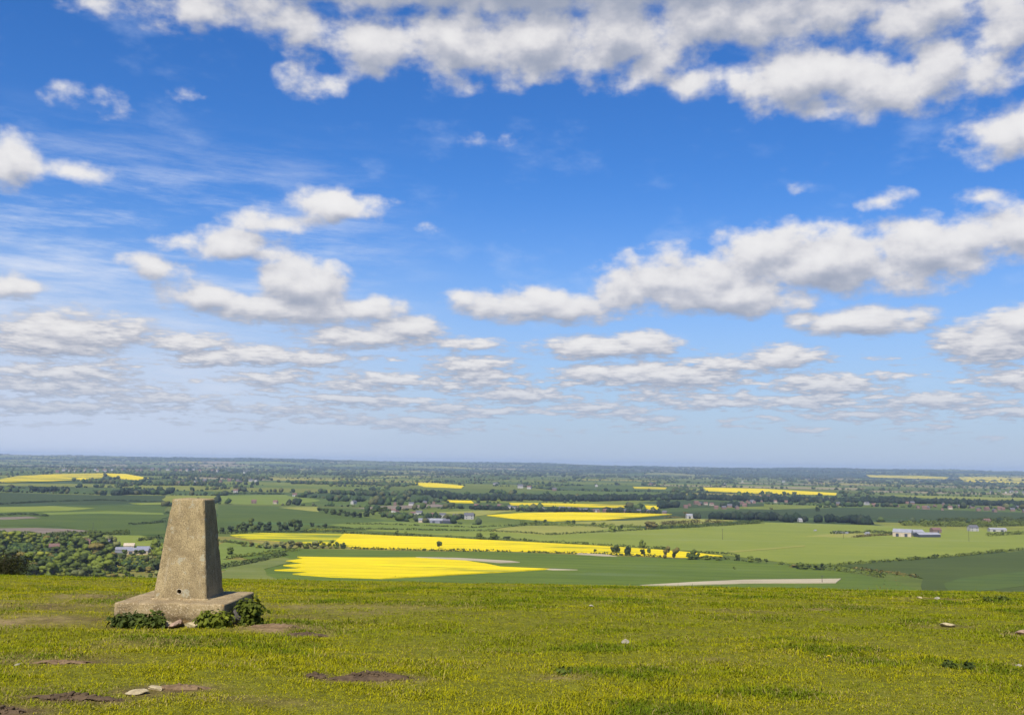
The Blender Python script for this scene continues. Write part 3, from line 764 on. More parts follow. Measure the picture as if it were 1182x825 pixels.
# ------------------------------------------------------------------ farmland patchwork on the plain
def farmland():
    r = np.random.default_rng(23)
    cw, ch = 440.0, 405.0; nx, ny = 56, 45; X0, Y0 = -nx * cw / 2, 700.0
    rot = R(-9)
    GX = np.zeros((ny + 1, nx + 1)); GY = np.zeros_like(GX)
    for q in range(ny + 1):
        for s in range(nx + 1):
            x = X0 + s * cw + (q % 2) * 90 + r.uniform(-148, 148); y = Y0 + q * ch + r.uniform(-128, 128)
            GX[q, s] = x * math.cos(rot) - (y - 700) * math.sin(rot); GY[q, s] = 700 + x * math.sin(rot) + (y - 700) * math.cos(rot)
    pal = np.array([1.3, 1.08, .6]) * np.array([(.055, .095, .028), (.075, .115, .03), (.10, .14, .035), (.13, .165, .045), (.045, .08, .03), (.035, .065, .03), (.16, .17, .06), (.165, .165, .15), (.085, .12, .04), (.06, .09, .035)])
    pr = np.array([.16, .16, .13, .09, .15, .12, .05, .035, .09, .015]); pr /= pr.sum()
    cid = r.choice(len(pal), size=(ny, nx), p=pr)
    for q in range(ny):
        for s in range(1, nx):
            if r.random() < .25: cid[q, s] = cid[q, s - 1]
    V = []; FS = []; T = []; edges = []
    for q in range(ny):
        for s in range(nx):
            P = [(GX[q, s], GY[q, s]), (GX[q, s + 1], GY[q, s + 1]), (GX[q + 1, s + 1], GY[q + 1, s + 1]), (GX[q + 1, s], GY[q + 1, s])]
            cxm = sum(p[0] for p in P) / 4; cym = sum(p[1] for p in P) / 4
            if abs(cxm) > cym * .64 + 500 or cym < 560 or cym > 19600: continue
            n = 4; b0 = len(V)
            col = pal[cid[q, s]] * r.uniform(.85, 1.15)
            wood = fbm(cxm / 3200 + 3, cym / 1500, 44, 3)
            if cym > 7000 and r.random() < .30: col = np.array([(.17, .17, .06), (.14, .17, .05), (.20, .17, .10)])[r.integers(0, 3)]
            if cym > 8800 and wood > .56: col = np.array([.03, .05, .024]) * r.uniform(.8, 1.2)
            for a in range(n + 1):
                for c in range(n + 1):
                    f, g = c / n, a / n
                    x = (P[0][0] * (1 - f) + P[1][0] * f) * (1 - g) + (P[3][0] * (1 - f) + P[2][0] * f) * g
                    y = (P[0][1] * (1 - f) + P[1][1] * f) * (1 - g) + (P[3][1] * (1 - f) + P[2][1] * f) * g
                    V.append((x, y, float(height(x, y)))); T.append(col)
            for a in range(n):
                for c in range(n): FS.append((b0 + a * (n + 1) + c, b0 + a * (n + 1) + c + 1, b0 + (a + 1) * (n + 1) + c + 1, b0 + (a + 1) * (n + 1) + c))
            if r.random() < .8: edges.append((P[0], P[1], cym))
            if r.random() < .8: edges.append((P[0], P[3], cym))
    m, nt, b = new_mat('farmland'); p = pos(nt)
    n1 = nt.noise(p, .012, 5, .65); n2 = nt.noise(nt.mapping(p, (.005, .05, 1), (0, 0, 0), (0, 0, .3)), 1, 3)
    mu = nt.mix(nt.ss(nt.math('ADD', nt.math('MULTIPLY', n1, .6), nt.math('MULTIPLY', n2, .5)), .35, .8), (.72, .74, .8), (1.3, 1.25, 1.15))
    nt.link(nt.mix(1., attr(nt), mu, 'MULTIPLY'), b.inputs['Base Color']); b.inputs['Specular IOR Level'].default_value = .08
    bump(nt, b, nt.noise(p, .4, 3), .5, .6)
    tag(link('farmland_field', np_mesh('farmland_field', V, FS, False, T), m), 'patchwork of distant green fields across the plain', 'fields', None, 'structure')
    return edges
EDGES = farmland()

# --- named fields: polygons seen in the photograph, set on the plain at their own place
from mathutils import noise as mnoise
FIELD_POLYS = []
def field(name, poly, mat, thick, label, kind='structure', cat='field', jit=1.0):
    P = []
    for (x0, y0), (x1, y1) in zip(poly, poly[1:] + poly[:1]):
        n = max(1, int(math.hypot(x1 - x0, (y1 - y0) * 4) / 7))
        for q in range(n): P.append((x0 + (x1 - x0) * q / n, y0 + (y1 - y0) * q / n))
    W = []
    for q, (x, y) in enumerate(P):
        w = far_hit(x, y); s = min(w.y * .004, 9) * jit
        w.x += s * mnoise.noise((w.x * .01, w.y * .01, 1.3)) * 2; w.y += s * mnoise.noise((w.x * .012, w.y * .012, 7.7)) * 2
        W.append(w)
    bm = bmesh.new()
    c = sum(W, Vector()) / len(W)
    bot = [bm.verts.new((w.x, w.y, float(height(w.x, w.y)) - 1.5)) for w in W]
    top = [bm.verts.new((w.x, w.y, float(height(w.x, w.y)) + thick)) for w in W]
    f = bm.faces.new(top); 
    for q in range(len(W)): bm.faces.new((bot[q], bot[(q + 1) % len(W)], top[(q + 1) % len(W)], top[q]))
    bmesh.ops.recalc_face_normals(bm, faces=bm.faces)
    bmesh.ops.triangulate(bm, faces=[f])
    o = link(name, bm_mesh(name, bm), M[mat]); tag(o, label, cat, None, kind)
    FIELD_POLYS.append([(w.x, w.y) for w in W]); return o

# underlying greens first; the dark ones carry cloud shadow in their colour
field('wheat_field', [(290,633),(404,634.5),(600,638),(765,644),(840,646),(905,652),(968,660),(1040,672),(1075,690),(1075,706),(560,700),(240,690),(258,664),(300,648),(272,641)], 'wheat', .45, 'broad mid-green wheat field below the hill around the nearest rape strip')
field('grass_field', [(252,664),(262,655),(300,647),(330,644),(345,648),(300,657),(306,664),(330,672),(250,672)], 'rough', .75, 'grey-green rough strip between the hedge and the nearest rape field')
field('grass_field', [(232,640),(262,622),(300,628),(330,632),(306,637),(262,646),(300,648),(258,658),(232,660)], 'pasture2', .50, 'small bright paddocks behind the survey pillar')
field('pasture_field', [(596,612),(640,606),(700,607),(760,611),(800,608),(880,602.5),(1000,606),(1100,612),(1190,612),(1190,632),(1060,645),(965,651),(905,649.5),(850,642),(800,635.5),(690,629),(620,624),(560,620),(500,617),(420,612),(500,609)], 'pasture', .50, 'large light green pasture right of the long rape strip')
field('pasture_field', [(570,611),(610,607),(690,607),(720,609),(690,613),(650,616.5),(620,617),(560,613)], 'pasture_pale', .62, 'small pale green triangle of pasture among the hedges')
field('crop_field', [(1190,634.5),(1060,646.5),(970,652.5),(985,656),(1040,662),(1066,668),(1064,684),(1190,690)], 'wheat_shade_tint', .60, 'dark blue-green crop field at the right foot of the hill, cloud shade painted in')
field('crop_field', [(1090,674),(1110,668),(1150,664),(1190,661),(1190,676),(1130,684),(1095,684)], 'crop_shade_tint', .85, 'lighter green corner within the dark field at the right')
field('crop_shade_tint_field', [(-10,587),(60,585),(150,583),(190,584),(190,617),(160,619),(100,613),(60,607),(-10,606)], 'crop_shade_tint', .50, 'dark green arable land left of the survey pillar, cloud shade painted in')
field('crop_field', [(-10,585.5),(60,584),(110,586.5),(80,589.5),(-10,592)], 'pasture', .70, 'bright green strip in the dark arable land at the left')
field('crop_field', [(50,592),(120,590),(188,592),(188,594),(120,593),(60,594.5)], 'pasture2', .72, 'thin green strip across the dark arable land')
field('crop_field', [(150,581),(200,579.5),(200,582),(160,582.5)], 'pasture', .7, 'short bright strip of grass beside the top of the pillar')
field('crop_field', [(-10,568),(90,571),(190,572),(190,581),(-10,583)], 'crop_shade_tint2', .45, 'blue-green field belt in the left distance, cloud shade painted in')
field('tilled_field', [(-10,610),(40,609.5),(75,611),(110,614.5),(60,616.5),(-10,617)], 'tan', .70, 'bare brown tilled field left of the survey pillar')
field('tilled_field', [(-10,597.5),(30,596),(50,597.5),(20,599.5),(-10,600)], 'tan', .74, 'narrow brown tilled strip at the left')
field('pasture_field', [(60,622),(110,618),(160,618.5),(185,621),(185,630),(130,628),(90,630)], 'pasture', .6, 'light green meadow behind the wood')
field('crop_shade_tint_field', [(250,583),(330,585),(440,587),(400,594),(440,600),(500,606),(420,611),(340,615),(250,613)], 'crop_shade_tint', .52, 'dark green arable land right of the pillar, cloud shade painted in')
field('pasture_field', [(322,586),(368,585),(368,590.5),(345,588.5)], 'pasture_pale', .75, 'pale wedge of grass against the dark clump of trees')
field('pasture_field', [(380,606),(440,602),(560,606),(600,607),(560,612),(500,616),(420,611)], 'pasture2', .66, 'green paddock between the village and the long rape strip')
field('pasture_field', [(250,572),(330,571),(370,578),(330,583),(250,581)], 'pasture2', .45, 'green meadow with a line of bushes behind the pillar')
field('tilled_field', [(400,587),(440,584),(500,582),(515,584.5),(450,588)], 'tan', .6, 'brown bare field behind the village')
field('pasture_field', [(520,590),(600,589),(560,594),(545,596),(500,591)], 'pasture_pale', .6, 'pale meadow left of the middle rape field')
field('pasture_field', [(640,603),(720,601),(790,598),(850,601),(800,606),(720,607)], 'pasture_pale', .55, 'pale grass below the middle rape field')
field('crop_shade_tint_field', [(770,591),(880,588),(1000,586),(1190,592),(1190,603),(1060,599),(960,597),(850,598),(790,596)], 'crop_shade_tint2', .5, 'dark blue-green field before the long belt of trees, cloud shade painted in')
field('crop_shade_tint_field', [(740,580),(800,577.5),(880,581),(880,584),(790,586)], 'crop_shade_tint2', .5, 'dull green field beyond the village, cloud shade painted in')
field('pasture_field', [(948,616.5),(985,614.5),(1012,617),(985,620.5),(930,619)], 'pasture_pale', .7, 'pale grass patch by the white huts')
# rape
field('rapeseed_field', [(345,644),(480,644.5),(535,648),(560,651.5),(578,655),(600,656),(640,657.5),(560,661.5),(500,665.5),(440,668.5),(380,666.5),(335,662.8),(362,660.6),(312,658.6),(348,656.4),(324,653.6),(356,651.2),(331,648.6),(352,646.2)], 'rape', 1.3, 'nearest bright yellow rape field just over the crest', jit=1.0)
field('rapeseed_field', [(395,616.5),(450,618.5),(500,620.5),(600,625.5),(690,630.5),(760,635),(800,638),(835,642),(800,643.5),(760,642),(700,639),(600,636.5),(500,634.5),(404,632.5),(385,626)], 'rape', 1.2, 'long bright yellow rape strip across the middle of the plain', jit=.6)
field('rapeseed_field', [(262,618),(300,615.5),(408,617.2),(404,626),(404,631),(330,626),(280,622)], 'rape_thin', 1.0, 'half-flowered greenish yellow rape behind the row of bushes')
field('rapeseed_field', [(560,595),(600,592.5),(660,591.5),(720,592.5),(775,593.8),(740,597),(700,600),(640,601.5),(590,598.5)], 'rape', 1.3, 'yellow rape field in front of the brick village', jit=.5)
field('rapeseed_field', [(812,562.8),(880,564.3),(966,569.3),(965,571.3),(880,569.8),(815,566.6)], 'rape', 2.0, 'long thin yellow rape strip beyond the dark belt of trees', jit=.3)
field('rapeseed_field', [(474,557.2),(505,557.8),(536,561),(533,563.5),(490,561.8)], 'rape', 2.0, 'small yellow rape field in the middle distance', jit=.3)
field('rapeseed_field', [(-8,555),(20,550),(60,547.5),(120,546.5),(118,552),(90,554.5),(60,556),(-8,557.5)], 'rape_far', 3.0, 'streaky yellow rape hillside at the far left', jit=.3)
field('rapeseed_field', [(119,546.6),(145,547.5),(172,552.5),(160,554),(135,552.5)], 'rape', 3.5, 'clear yellow rape wedge at the end of the streaky hillside', jit=.2)
field('rapeseed_field', [(88,552.5),(96,551.5),(104,555),(98,555.8)], 'rape', 3.6, 'small yellow rape corner below the streaky hillside', jit=.2)
field('rapeseed_field', [(516,577.8),(545,578.4),(546,580.6),(520,580.3)], 'rape', 1.8, 'tiny yellow rape field left of the brick village', jit=.3)
field('rapeseed_field', [(588,580.8),(650,581.5),(722,583.3),(722,586),(650,584.6),(590,583)], 'rape_far', 1.8, 'thin yellow rape strip behind the brick village', jit=.3)
field('rapeseed_field', [(745,583.8),(761,584.6),(760,588),(747,587.6)], 'rape', 1.8, 'small square of yellow rape at the right end of the brick village', jit=.3)
field('rapeseed_field', [(730,561.8),(770,562.6),(768,564.4),(732,563.8)], 'rape_far', 2.2, 'short yellow rape strip left of the long thin one', jit=.3)
field('rapeseed_field', [(1000,548.6),(1050,549.2),(1096,551.2),(1092,553),(1046,552),(1004,550.8)], 'rape_far', 6.0, 'faint yellow rape strip on the far right hills', jit=.3)
field('rapeseed_field', [(1106,551),(1150,550.4),(1190,552),(1190,558.5),(1140,557.5),(1112,555.5)], 'rape_far', 6.0, 'larger faint yellow rape field on the far right hills', jit=.3)
# bare strips
field('chalk_path', [(530,644.6),(590,648),(601,649.6),(578,650.4),(545,647.4),(480,644.6),(480,643.6)], 'chalk', 1.0, 'pale bare headland along the top of the nearest rape field', jit=.2)
field('chalk_path', [(618,656.6),(640,657.3),(668,658.3),(640,658.6)], 'chalk', 1.0, 'pale tail of bare soil at the tip of the nearest rape field', jit=.2)
field('chalk_path', [(668,638.6),(700,640.5),(712,642.8),(690,642),(665,639.8)], 'chalk', .9, 'short pale bare streak below the long rape strip', jit=.2)
field('chalk_path', [(738,676),(800,672.5),(860,670),(972,668.6),(965,673.5),(860,674),(780,676.5)], 'chalk', .95, 'broad pale strip of bare chalky soil near the crest', jit=.3)
field('chalk_path', [(840,636.5),(880,633.5),(930,629.5),(930,631),(880,635.2),(842,638)], 'pasture_pale', .9, 'pale worn track crossing the large pasture', jit=.2)

# ------------------------------------------------------------------ foliage meshes
def ico(sub=1):
    bm = bmesh.new(); bmesh.ops.create_icosphere(bm, subdivisions=sub, radius=1)
    v = np.array([q.co[:] for q in bm.verts]); f = np.array([[w.index for w in q.verts] for q in bm.faces]); bm.free(); return v, f
def crown_mesh(name, seed, lobes=9, w=.5, h=.8, base=.22, n=620, size=.078, tall=False):
    """unit tree crown: height 1, leaf clumps laid over several lobes"""
    r = np.random.default_rng(seed)
    C = []; S = []
    for q in range(lobes):
        z = base + (1 - base) * r.uniform(.12, .86); wid = w * math.sqrt(max(.08, 1 - ((z - .55) / .55) ** 2)) * .72
        a = r.uniform(0, 6.28); C.append((wid * math.cos(a) * r.uniform(.3, 1), wid * math.sin(a) * r.uniform(.3, 1), z)); S.append(r.uniform(.13, .24) * (w / .45))
    C = np.array(C); S = np.array(S) * 1.05; S = np.minimum(S, 1.0 - C[:, 2] + .05)
    SV, SF = ico(2); parts = []; fs = []
    for q in range(lobes):
        d = 1 + .42 * (fbm(SV[:, 0] * 2.2 + 20 + q * 3, SV[:, 1] * 2.2 + SV[:, 2] * 1.7 + 9, seed + q, 3) - .5) + .10 * r.normal(size=len(SV))
        fs.append(SF + len(SV) * q); parts.append(C[q] + SV * (S[q] * .92 * d)[:, None] * np.array([1, 1, .9]))
    V0 = np.concatenate(parts); F0 = np.concatenate(fs)
    n = int(n * .38); k = r.integers(0, lobes, n); q = r.normal(size=(n, 3)); q /= np.linalg.norm(q, axis=1)[:, None]
    P = C[k] + q * S[k][:, None] * r.uniform(.85, 1.15, n)[:, None] * np.array([1, 1, .9])
    nrm = q * .85 + r.normal(size=(n, 3)) * .25; nrm /= np.linalg.norm(nrm, axis=1)[:, None]
    t = np.cross(nrm, r.normal(size=(n, 3))); t /= np.linalg.norm(t, axis=1)[:, None]; b_ = np.cross(nrm, t)
    s = size * .50 * r.uniform(.5, 1.2, n)[:, None]
    V = np.stack([P + t * s * r.uniform(.6, 1.2, (n, 1)), P + b_ * s * r.uniform(.5, 1.1, (n, 1)), P - t * s * r.uniform(.5, 1.1, (n, 1)), P - b_ * s * r.uniform(.6, 1.2, (n, 1))], 1).reshape(-1, 3)
    o = np.arange(n)[:, None] * 4 + len(V0)
    return np_mesh(name, np.concatenate([V0, V]), np.concatenate([F0, o + [[0, 1, 2]], o + [[0, 2, 3]]]), True)
def trunk_mesh(seed, top=.62, r0=.035):
    bm = bmesh.new(); rr = random.Random(seed)
    def limb(a, b, r0_, r1_):
        d = (b - a); q = d.to_track_quat('Z', 'Y').to_matrix().to_4x4()
        bmesh.ops.create_cone(bm, cap_ends=True, segments=6, radius1=r0_, radius2=r1_, depth=d.length, matrix=Matrix.Translation((a + b) / 2) @ q)
    p1 = Vector((rr.uniform(-.02, .02), rr.uniform(-.02, .02), .3)); limb(Vector((0, 0, -.06)), p1, r0, r0 * .7); p2 = Vector((rr.uniform(-.05, .05), rr.uniform(-.05, .05), top)); limb(p1, p2, r0 * .7, r0 * .3)
    for q in range(5):
        a = q * 1.3 + rr.random(); z = rr.uniform(.26, .5); s = Vector((0, 0, z)); limb(s, s + Vector((math.cos(a) * .26, math.sin(a) * .26, rr.uniform(.14, .3))), r0 * .4, r0 * .12)
    return bm_mesh('trunk', bm)
LEAFS = ['leaf_dark', 'leaf_mid', 'leaf_light', 'leaf_olive', 'leaf_grey', 'leaf_blue']
KIND = {'leaf_dark': 'dark green', 'leaf_mid': 'mid-green', 'leaf_light': 'fresh yellow-green', 'leaf_olive': 'olive-brown', 'leaf_grey': 'pale grey-green', 'leaf_blue': 'blue-dark'}
CR = {}
for q, lf in enumerate(LEAFS):
    for v_ in range(3):
        me = crown_mesh('crown', 100 + q * 7 + v_, lobes=[9, 12, 7][v_], w=[.46, .50, .40][v_], base=[.02, -.02, .08][v_], n=[950, 1150, 800][v_])
        me.materials.append(M[lf]); CR[(lf, v_)] = me
TR = [trunk_mesh(q) for q in range(3)]
for t in TR: t.materials.append(M['bark'])
tree_n = [0]
def tree_at(p, hgt, wid, lf, label, group=None, name='broadleaf_tree', cat='tree', v_=None):
    v_ = random.randrange(3) if v_ is None else v_
    w0 = [.92, 1.0, .8][v_]
    o = empty(name, (p.x, p.y, p.z - .05 * hgt * 0), random.uniform(0, 6.28), (wid / w0, wid / w0, hgt))
    tag(o, label, cat, group)
    t = bpy.data.objects.new('trunk', TR[v_]); COL.objects.link(t); t.parent = o
    c = bpy.data.objects.new('crown', CR[(lf, v_)]); COL.objects.link(c); c.parent = o
    return o
def tree_px(px, py, hp, wp, lf, label, group=None, **kw):
    p = far_hit(px, py); s = ppm(p)
    return tree_at(p, hp / s, wp / s, lf, label, group, **kw)

# --- the trees one can tell apart
tree_px(507,634,9.5,8.5,'leaf_dark','single rounded dark tree standing in front of the long rape strip')
tree_px(707,638.5,8,6,'leaf_dark','thin dark tree, first of the trees at the end of the long rape strip')
tree_px(713,639,11,8.5,'leaf_dark','rounded dark green tree beside the thin one at the end of the long rape strip', v_=1)
tree_px(724.5,640.5,10.5,9.5,'leaf_blue','squarish dark tree between the rounded one and the yellow gap', v_=1)
tree_px(741.5,632.5,10,8.5,'leaf_mid','round tree standing behind the yellow rape, higher than its neighbours')
tree_px(742.5,640.8,7.5,7,'leaf_dark','low dark tree directly before the round tree behind the rape')
tree_px(749,641,8,6,'leaf_dark','small dark tree right of the low one, before the yellow gap')
tree_px(769,644.5,15,10,'leaf_olive','tall open olive tree, the left of the tallest pair by the rape strip', v_=2)
tree_px(779,645,15,11,'leaf_olive','tall open olive tree, the right of the tallest pair by the rape strip', v_=0)
tree_px(795,646,8,10,'leaf_mid','low bushy tree right of the tallest pair')
tree_px(802,646,12,12,'leaf_mid','peaked broad tree at the tip of the long rape strip')
tree_px(815,646,5.5,13,'leaf_mid','low spreading bush at the very tip of the long rape strip', name='bush', cat='bush')
tree_px(830,647,3.5,10,'leaf_dark','flat dark bush beyond the tip of the rape strip', name='bush', cat='bush')
tree_px(847.5,657,3.2,4.2,'leaf_dark','lone small dark bush out in the mid-green wheat', name='bush', cat='bush')
tree_px(852,647.5,8,6.5,'leaf_dark','upright dark tree at the edge of the large pasture')
tree_px(866,649,8,11,'leaf_mid','broad tree right of the upright one by the pasture edge')
tree_px(875,649.7,6,9.5,'leaf_dark','low dark tree touching the broad one by the pasture edge')
tree_px(884.5,650.3,5.5,5.5,'leaf_dark','last small tree of the four by the pasture edge')
tree_px(926,657,7.5,15,'leaf_mid','wide hedge tree on the bend between pasture and wheat', v_=1)
tree_px(942,658,7.5,9,'leaf_mid','hedge tree beside the wide one, lighter and looser')
tree_px(948,658.2,8.5,8,'leaf_dark','darkest and tallest tree of the hedge between pasture and wheat')
tree_px(916,655,4,12,'leaf_olive','low olive bush at the start of the hedge between pasture and wheat', name='bush', cat='bush')
tree_px(553,622.5,8,10,'leaf_mid','tree above the middle of the long rape strip, left of the broad one')
tree_px(571,622.5,8,15,'leaf_mid','broad tree above the middle of the long rape strip', v_=1)
tree_px(585,622.8,4,12,'leaf_dark','low dark bush beside the broad tree above the rape strip', name='bush', cat='bush')
tree_px(458,618,6,6,'leaf_mid','single hedge tree above the left part of the long rape strip')
tree_px(468,618,5,7,'leaf_mid','shorter hedge tree above the left part of the long rape strip')
tree_px(687,638,4.5,4.5,'leaf_dark','small dark bush on the lower edge of the long rape strip', name='bush', cat='bush')
tree_px(265,640,9,12,'leaf_mid','lone bushy tree in the small paddock right of the survey pillar')
tree_px(360,608,6,6,'leaf_blue','lone dark tree out in the dark arable land')
tree_px(375,609.5,6.5,7,'leaf_blue','second lone tree, near the end of the dark trees')
tree_px(707,614,9,11,'leaf_mid','biggest tree in the hedge above the large pasture', v_=1)
tree_px(717,613,8,8,'leaf_mid','rounded tree next to the biggest one in the hedge above the pasture')
tree_px(696,609,6.5,7,'leaf_mid','tree left of and behind the biggest hedge tree above the pasture')
tree_px(750,610.5,9.5,17,'leaf_olive','wide brownish tree in the hedge above the pasture', v_=1)
tree_px(758,610,6,6,'leaf_dark','small dark tree leaning on the wide brownish one')
tree_px(943.5,590,6,6.5,'leaf_blue','lone tree in the middle of the dark blue-green field', v_=1)
for q, (x, y, h_, w_) in enumerate([(618,606,6,6),(630,606,6.5,7),(606,606.5,4,5),(656,607,6.5,6),(662,607,7,6),(685,608,5.5,6)]):
    tree_px(x, y, h_, w_, 'leaf_dark', ['hedge tree left of the pale triangle of pasture','fuller hedge tree left of the pale triangle of pasture','small dark bush at the corner of the pale triangle of pasture','left one of the close pair of trees above the pale triangle','right one of the close pair of trees above the pale triangle','single tree between the close pair and the big hedge trees'][q])
# dark clump right of pillar
for x, y, h_, w_ in [(266,613.5,8,9),(274,613.5,9,10),(282,613.3,11,11),(291,613,15,12),(300,613,12,11),(309,613,11,12),(322,613.5,13,11),(331,613.5,14,12),(340,613.2,14,11),(345,613.2,15,8),(256,614,6,8)]:
    tree_px(x, y, h_, w_, random.choice(['leaf_blue', 'leaf_blue', 'leaf_dark']), 'dark tree in the dark clump between the arable land and the yellow rape', 'trees of the dark clump right of the pillar')
for x, y, h_, w_ in [(282,631,6,9),(290,631,6.5,9),(299,632.5,7,9),(308,633.5,9,10),(318,633,9,11),(327,632.5,8,10),(336,633,10,11),(345,633,9,11),(354,632.8,9,10),(363,632.8,9,11),(372,632.8,9,10),(381,632.8,10,11),(388,632.8,8,8)]:
    tree_px(x, y, h_, w_, random.choice(['leaf_grey', 'leaf_light', 'leaf_olive', 'leaf_mid']), 'rounded pale tree in the row before the greenish yellow rape', 'row of pale trees below the left rape field')
tree_px(396,633,7,8,'leaf_blue','dark bluish tree at the right end of the row of pale trees')
for x, y, h_, w_ in [(369,591.5,6,8),(376,592.5,6,8),(384,594,7,9),(392,595,7.5,9),(400,596,7.5,9),(408,597,8,9),(415,597.5,7,8),(423,596,7,9),(431,594,7,9),(440,593.5,8,9),(444,592.5,8,7)]:
    tree_px(x, y, h_, w_, random.choice(['leaf_blue', 'leaf_dark']), 'dark tree of the curved belt left of the village', 'trees of the curved belt left of the village')
# left wood below the hill
wl = {'leaf_dark': 'dark green crown in the wood below the hilltop at the left', 'leaf_mid': 'mid-green crown in the wood below the hilltop at the left', 'leaf_light': 'fresh yellow-green crown in the wood below the hilltop at the left', 'leaf_olive': 'brownish budding crown in the wood below the hilltop at the left', 'leaf_grey': 'greyish blossoming crown in the wood below the hilltop at the left'}
rw = random.Random(3)
for row in range(11):
    y = 625.5 + row * 4.4
    x = -8 + rw.uniform(0, 8)
    while x < 192:
        top = 621 + max(0, (x - 60)) * .13
        keepout = (128 < x < 178 and 628 < y < 643) or y < top or (x < 62 and False)
        if not keepout and float(fbm(x / 26 + 3, y / 9, 17, 2)) > .33:
            lf = rw.choices(list(wl), [6, 7, 2.6, 1.2, 1.0])[0]; hh = rw.uniform(6.5, 18) * (.8 + row * .05)
            if 128 < x < 180 and y > 642: hh = min(hh, 7.5)
            tree_px(x, y + rw.uniform(-1.5, 1.5), hh, hh * rw.uniform(1.0, 1.45), lf, wl[lf], 'trees of the wood below the hill')
        x += rw.uniform(8, 12.5)

# ------------------------------------------------------------------ hedges: one thing each
def hedge_mesh(P, hgt, wid, seed, gap=.12, dens=2.2, size=1.0):
    r = np.random.default_rng(seed); V = []
    for a, b in zip(P, P[1:]):
        d = np.array([b.x - a.x, b.y - a.y]); L = np.hypot(*d); n = int(L * dens * wid / 2) + 4
        t = r.random(n); x = a.x + d[0] * t; y = a.y + d[1] * t
        lump = fbm(x / 9 + seed, y / 9, seed, 3)
        ok = (lump > .30 + gap * .5) | (r.random(n) < .3); x, y, lump = x[ok], y[ok], lump[ok]; n = len(x)
        hh = hgt * (.35 + 1.15 * lump); zz = r.random(n) ** .7
        wv = wid * .5 * np.sqrt(1 - (zz * .9) ** 2)
        nx, ny = -d[1] / L, d[0] / L; s = r.uniform(-1, 1, n) * wv
        C = np.stack([x + nx * s, y + ny * s, height(x, y) + hh * zz], 1)
        q = np.stack([nx * s / (wid * .5), ny * s / (wid * .5), zz * 1.2 - .2], 1) + r.normal(size=(n, 3)) * .4; q /= np.linalg.norm(q, axis=1)[:, None]
        tt = np.cross(q, r.normal(size=(n, 3))); tt /= np.linalg.norm(tt, axis=1)[:, None]; bb = np.cross(q, tt); sz = size * r.uniform(.5, 1.2, n)[:, None]
        V.append(np.stack([C + tt * sz, C + bb * sz, C - tt * sz, C - bb * sz], 1).reshape(-1, 3))
    V = np.concatenate(V); o = V.mean(0); o[2] = V[:, 2].min()
    return np_mesh('hedge', V - o, np.arange(len(V)).reshape(-1, 4)), o
hs = [0]
def hedge(poly, hgt, wid, mat, label, gap=.12):
    hs[0] += 1
    P = [far_hit(*p) for p in poly]
    me, o = hedge_mesh(P, hgt, wid, 300 + hs[0], gap, 1.6 if P[0].y < 2000 else .9, 1.0 if P[0].y < 2000 else 1.5)
    ob = link('hedge', me, M[mat]); ob.location = o; return tag(ob, label, 'hedge')
hedge([(404,633.4),(500,635.6),(600,637.4),(700,640),(765,643.4)], 2.6, 3.5, 'leaf_dark', 'low dark hedge along the near edge of the long rape strip', .05)
hedge([(395,615.4),(450,617.6),(520,620.5),(600,624.2),(700,629.8),(770,634)], 3.0, 4, 'leaf_mid', 'loose hedge along the far edge of the long rape strip', .2)
hedge([(540,612.5),(600,615),(635,617.6),(690,614.5),(760,611)], 3.0, 4, 'leaf_dark', 'thin dark hedge bending in a shallow V around the pale triangle of pasture', 0)
hedge([(545,609.5),(575,607.8),(605,606.8)], 3.0, 4, 'leaf_dark', 'thin dark hedge closing the pale triangle of pasture at its left')
hedge([(600,605.5),(640,607),(700,608.5),(740,609.5)], 5.5, 8, 'leaf_mid', 'bushy hedge along the top of the pale triangle of pasture', .2)
hedge([(755,610),(790,609.5),(830,607),(879,604)], 6.5, 14, 'leaf_mid', 'thick scrubby hedge along the top of the large pasture', .1)
hedge([(765,606),(800,603.5),(840,604)], 6, 14, 'leaf_olive', 'olive scrub behind the thick hedge of the pasture', .2)
hedge([(800,644),(835,645.5),(870,649.5)], 2.5, 4, 'leaf_dark', 'low hedge between the rape tip and the pasture edge trees', .1)
hedge([(800,637.5),(830,639),(850,641)], 2.2, 3, 'leaf_dark', 'short dark hedge over the tip of the long rape strip', 0)
hedge([(900,651.5),(920,655),(945,657.5),(975,660),(1000,662.5),(1020,667)], 4.0, 7, 'leaf_mid', 'bushy hedge between the mid-green wheat and the pasture', .15)
hedge([(955,654),(1000,650.5),(1060,646),(1120,640.5),(1190,633.8)], 3.2, 5, 'leaf_mid', 'broken hedge along the top of the dark right-hand crop field', .32)
hedge([(1056,646.2),(1083,644)], 3.6, 6, 'leaf_dark', 'short dense dark piece of hedge above the dark right-hand crop field', 0)
hedge([(985,657),(1020,661),(1060,667)], 2.4, 4, 'leaf_olive', 'thin olive hedge along the lower edge of the dark right-hand crop field', .3)
hedge([(252,657),(275,653),(300,648),(330,641)], 4.5, 8, 'leaf_dark', 'dark hedge climbing beside the rough strip right of the pillar', .1)
hedge([(262,645),(290,642),(320,638.5),(345,635.5)], 3.5, 6, 'leaf_mid', 'second hedge between the small paddocks right of the pillar', .15)
hedge([(250,624.5),(270,627),(285,629)], 3.5, 6, 'leaf_dark', 'short dark hedge at the top of the paddocks beside the pillar', .1)
hedge([(252,615.8),(300,614.6),(350,614.3),(400,614)], 2.6, 4, 'leaf_dark', 'dark hedge along the foot of the dark clump of trees', .1)
hedge([(350,612.5),(370,612.2),(395,612.8)], 3, 8, 'leaf_light', 'bright green scrub at the end of the dark clump', .2)
hedge([(365,608.5),(420,611),(480,612),(540,613)], 2.8, 5, 'leaf_dark', 'dark hedge under the village paddocks', .1)
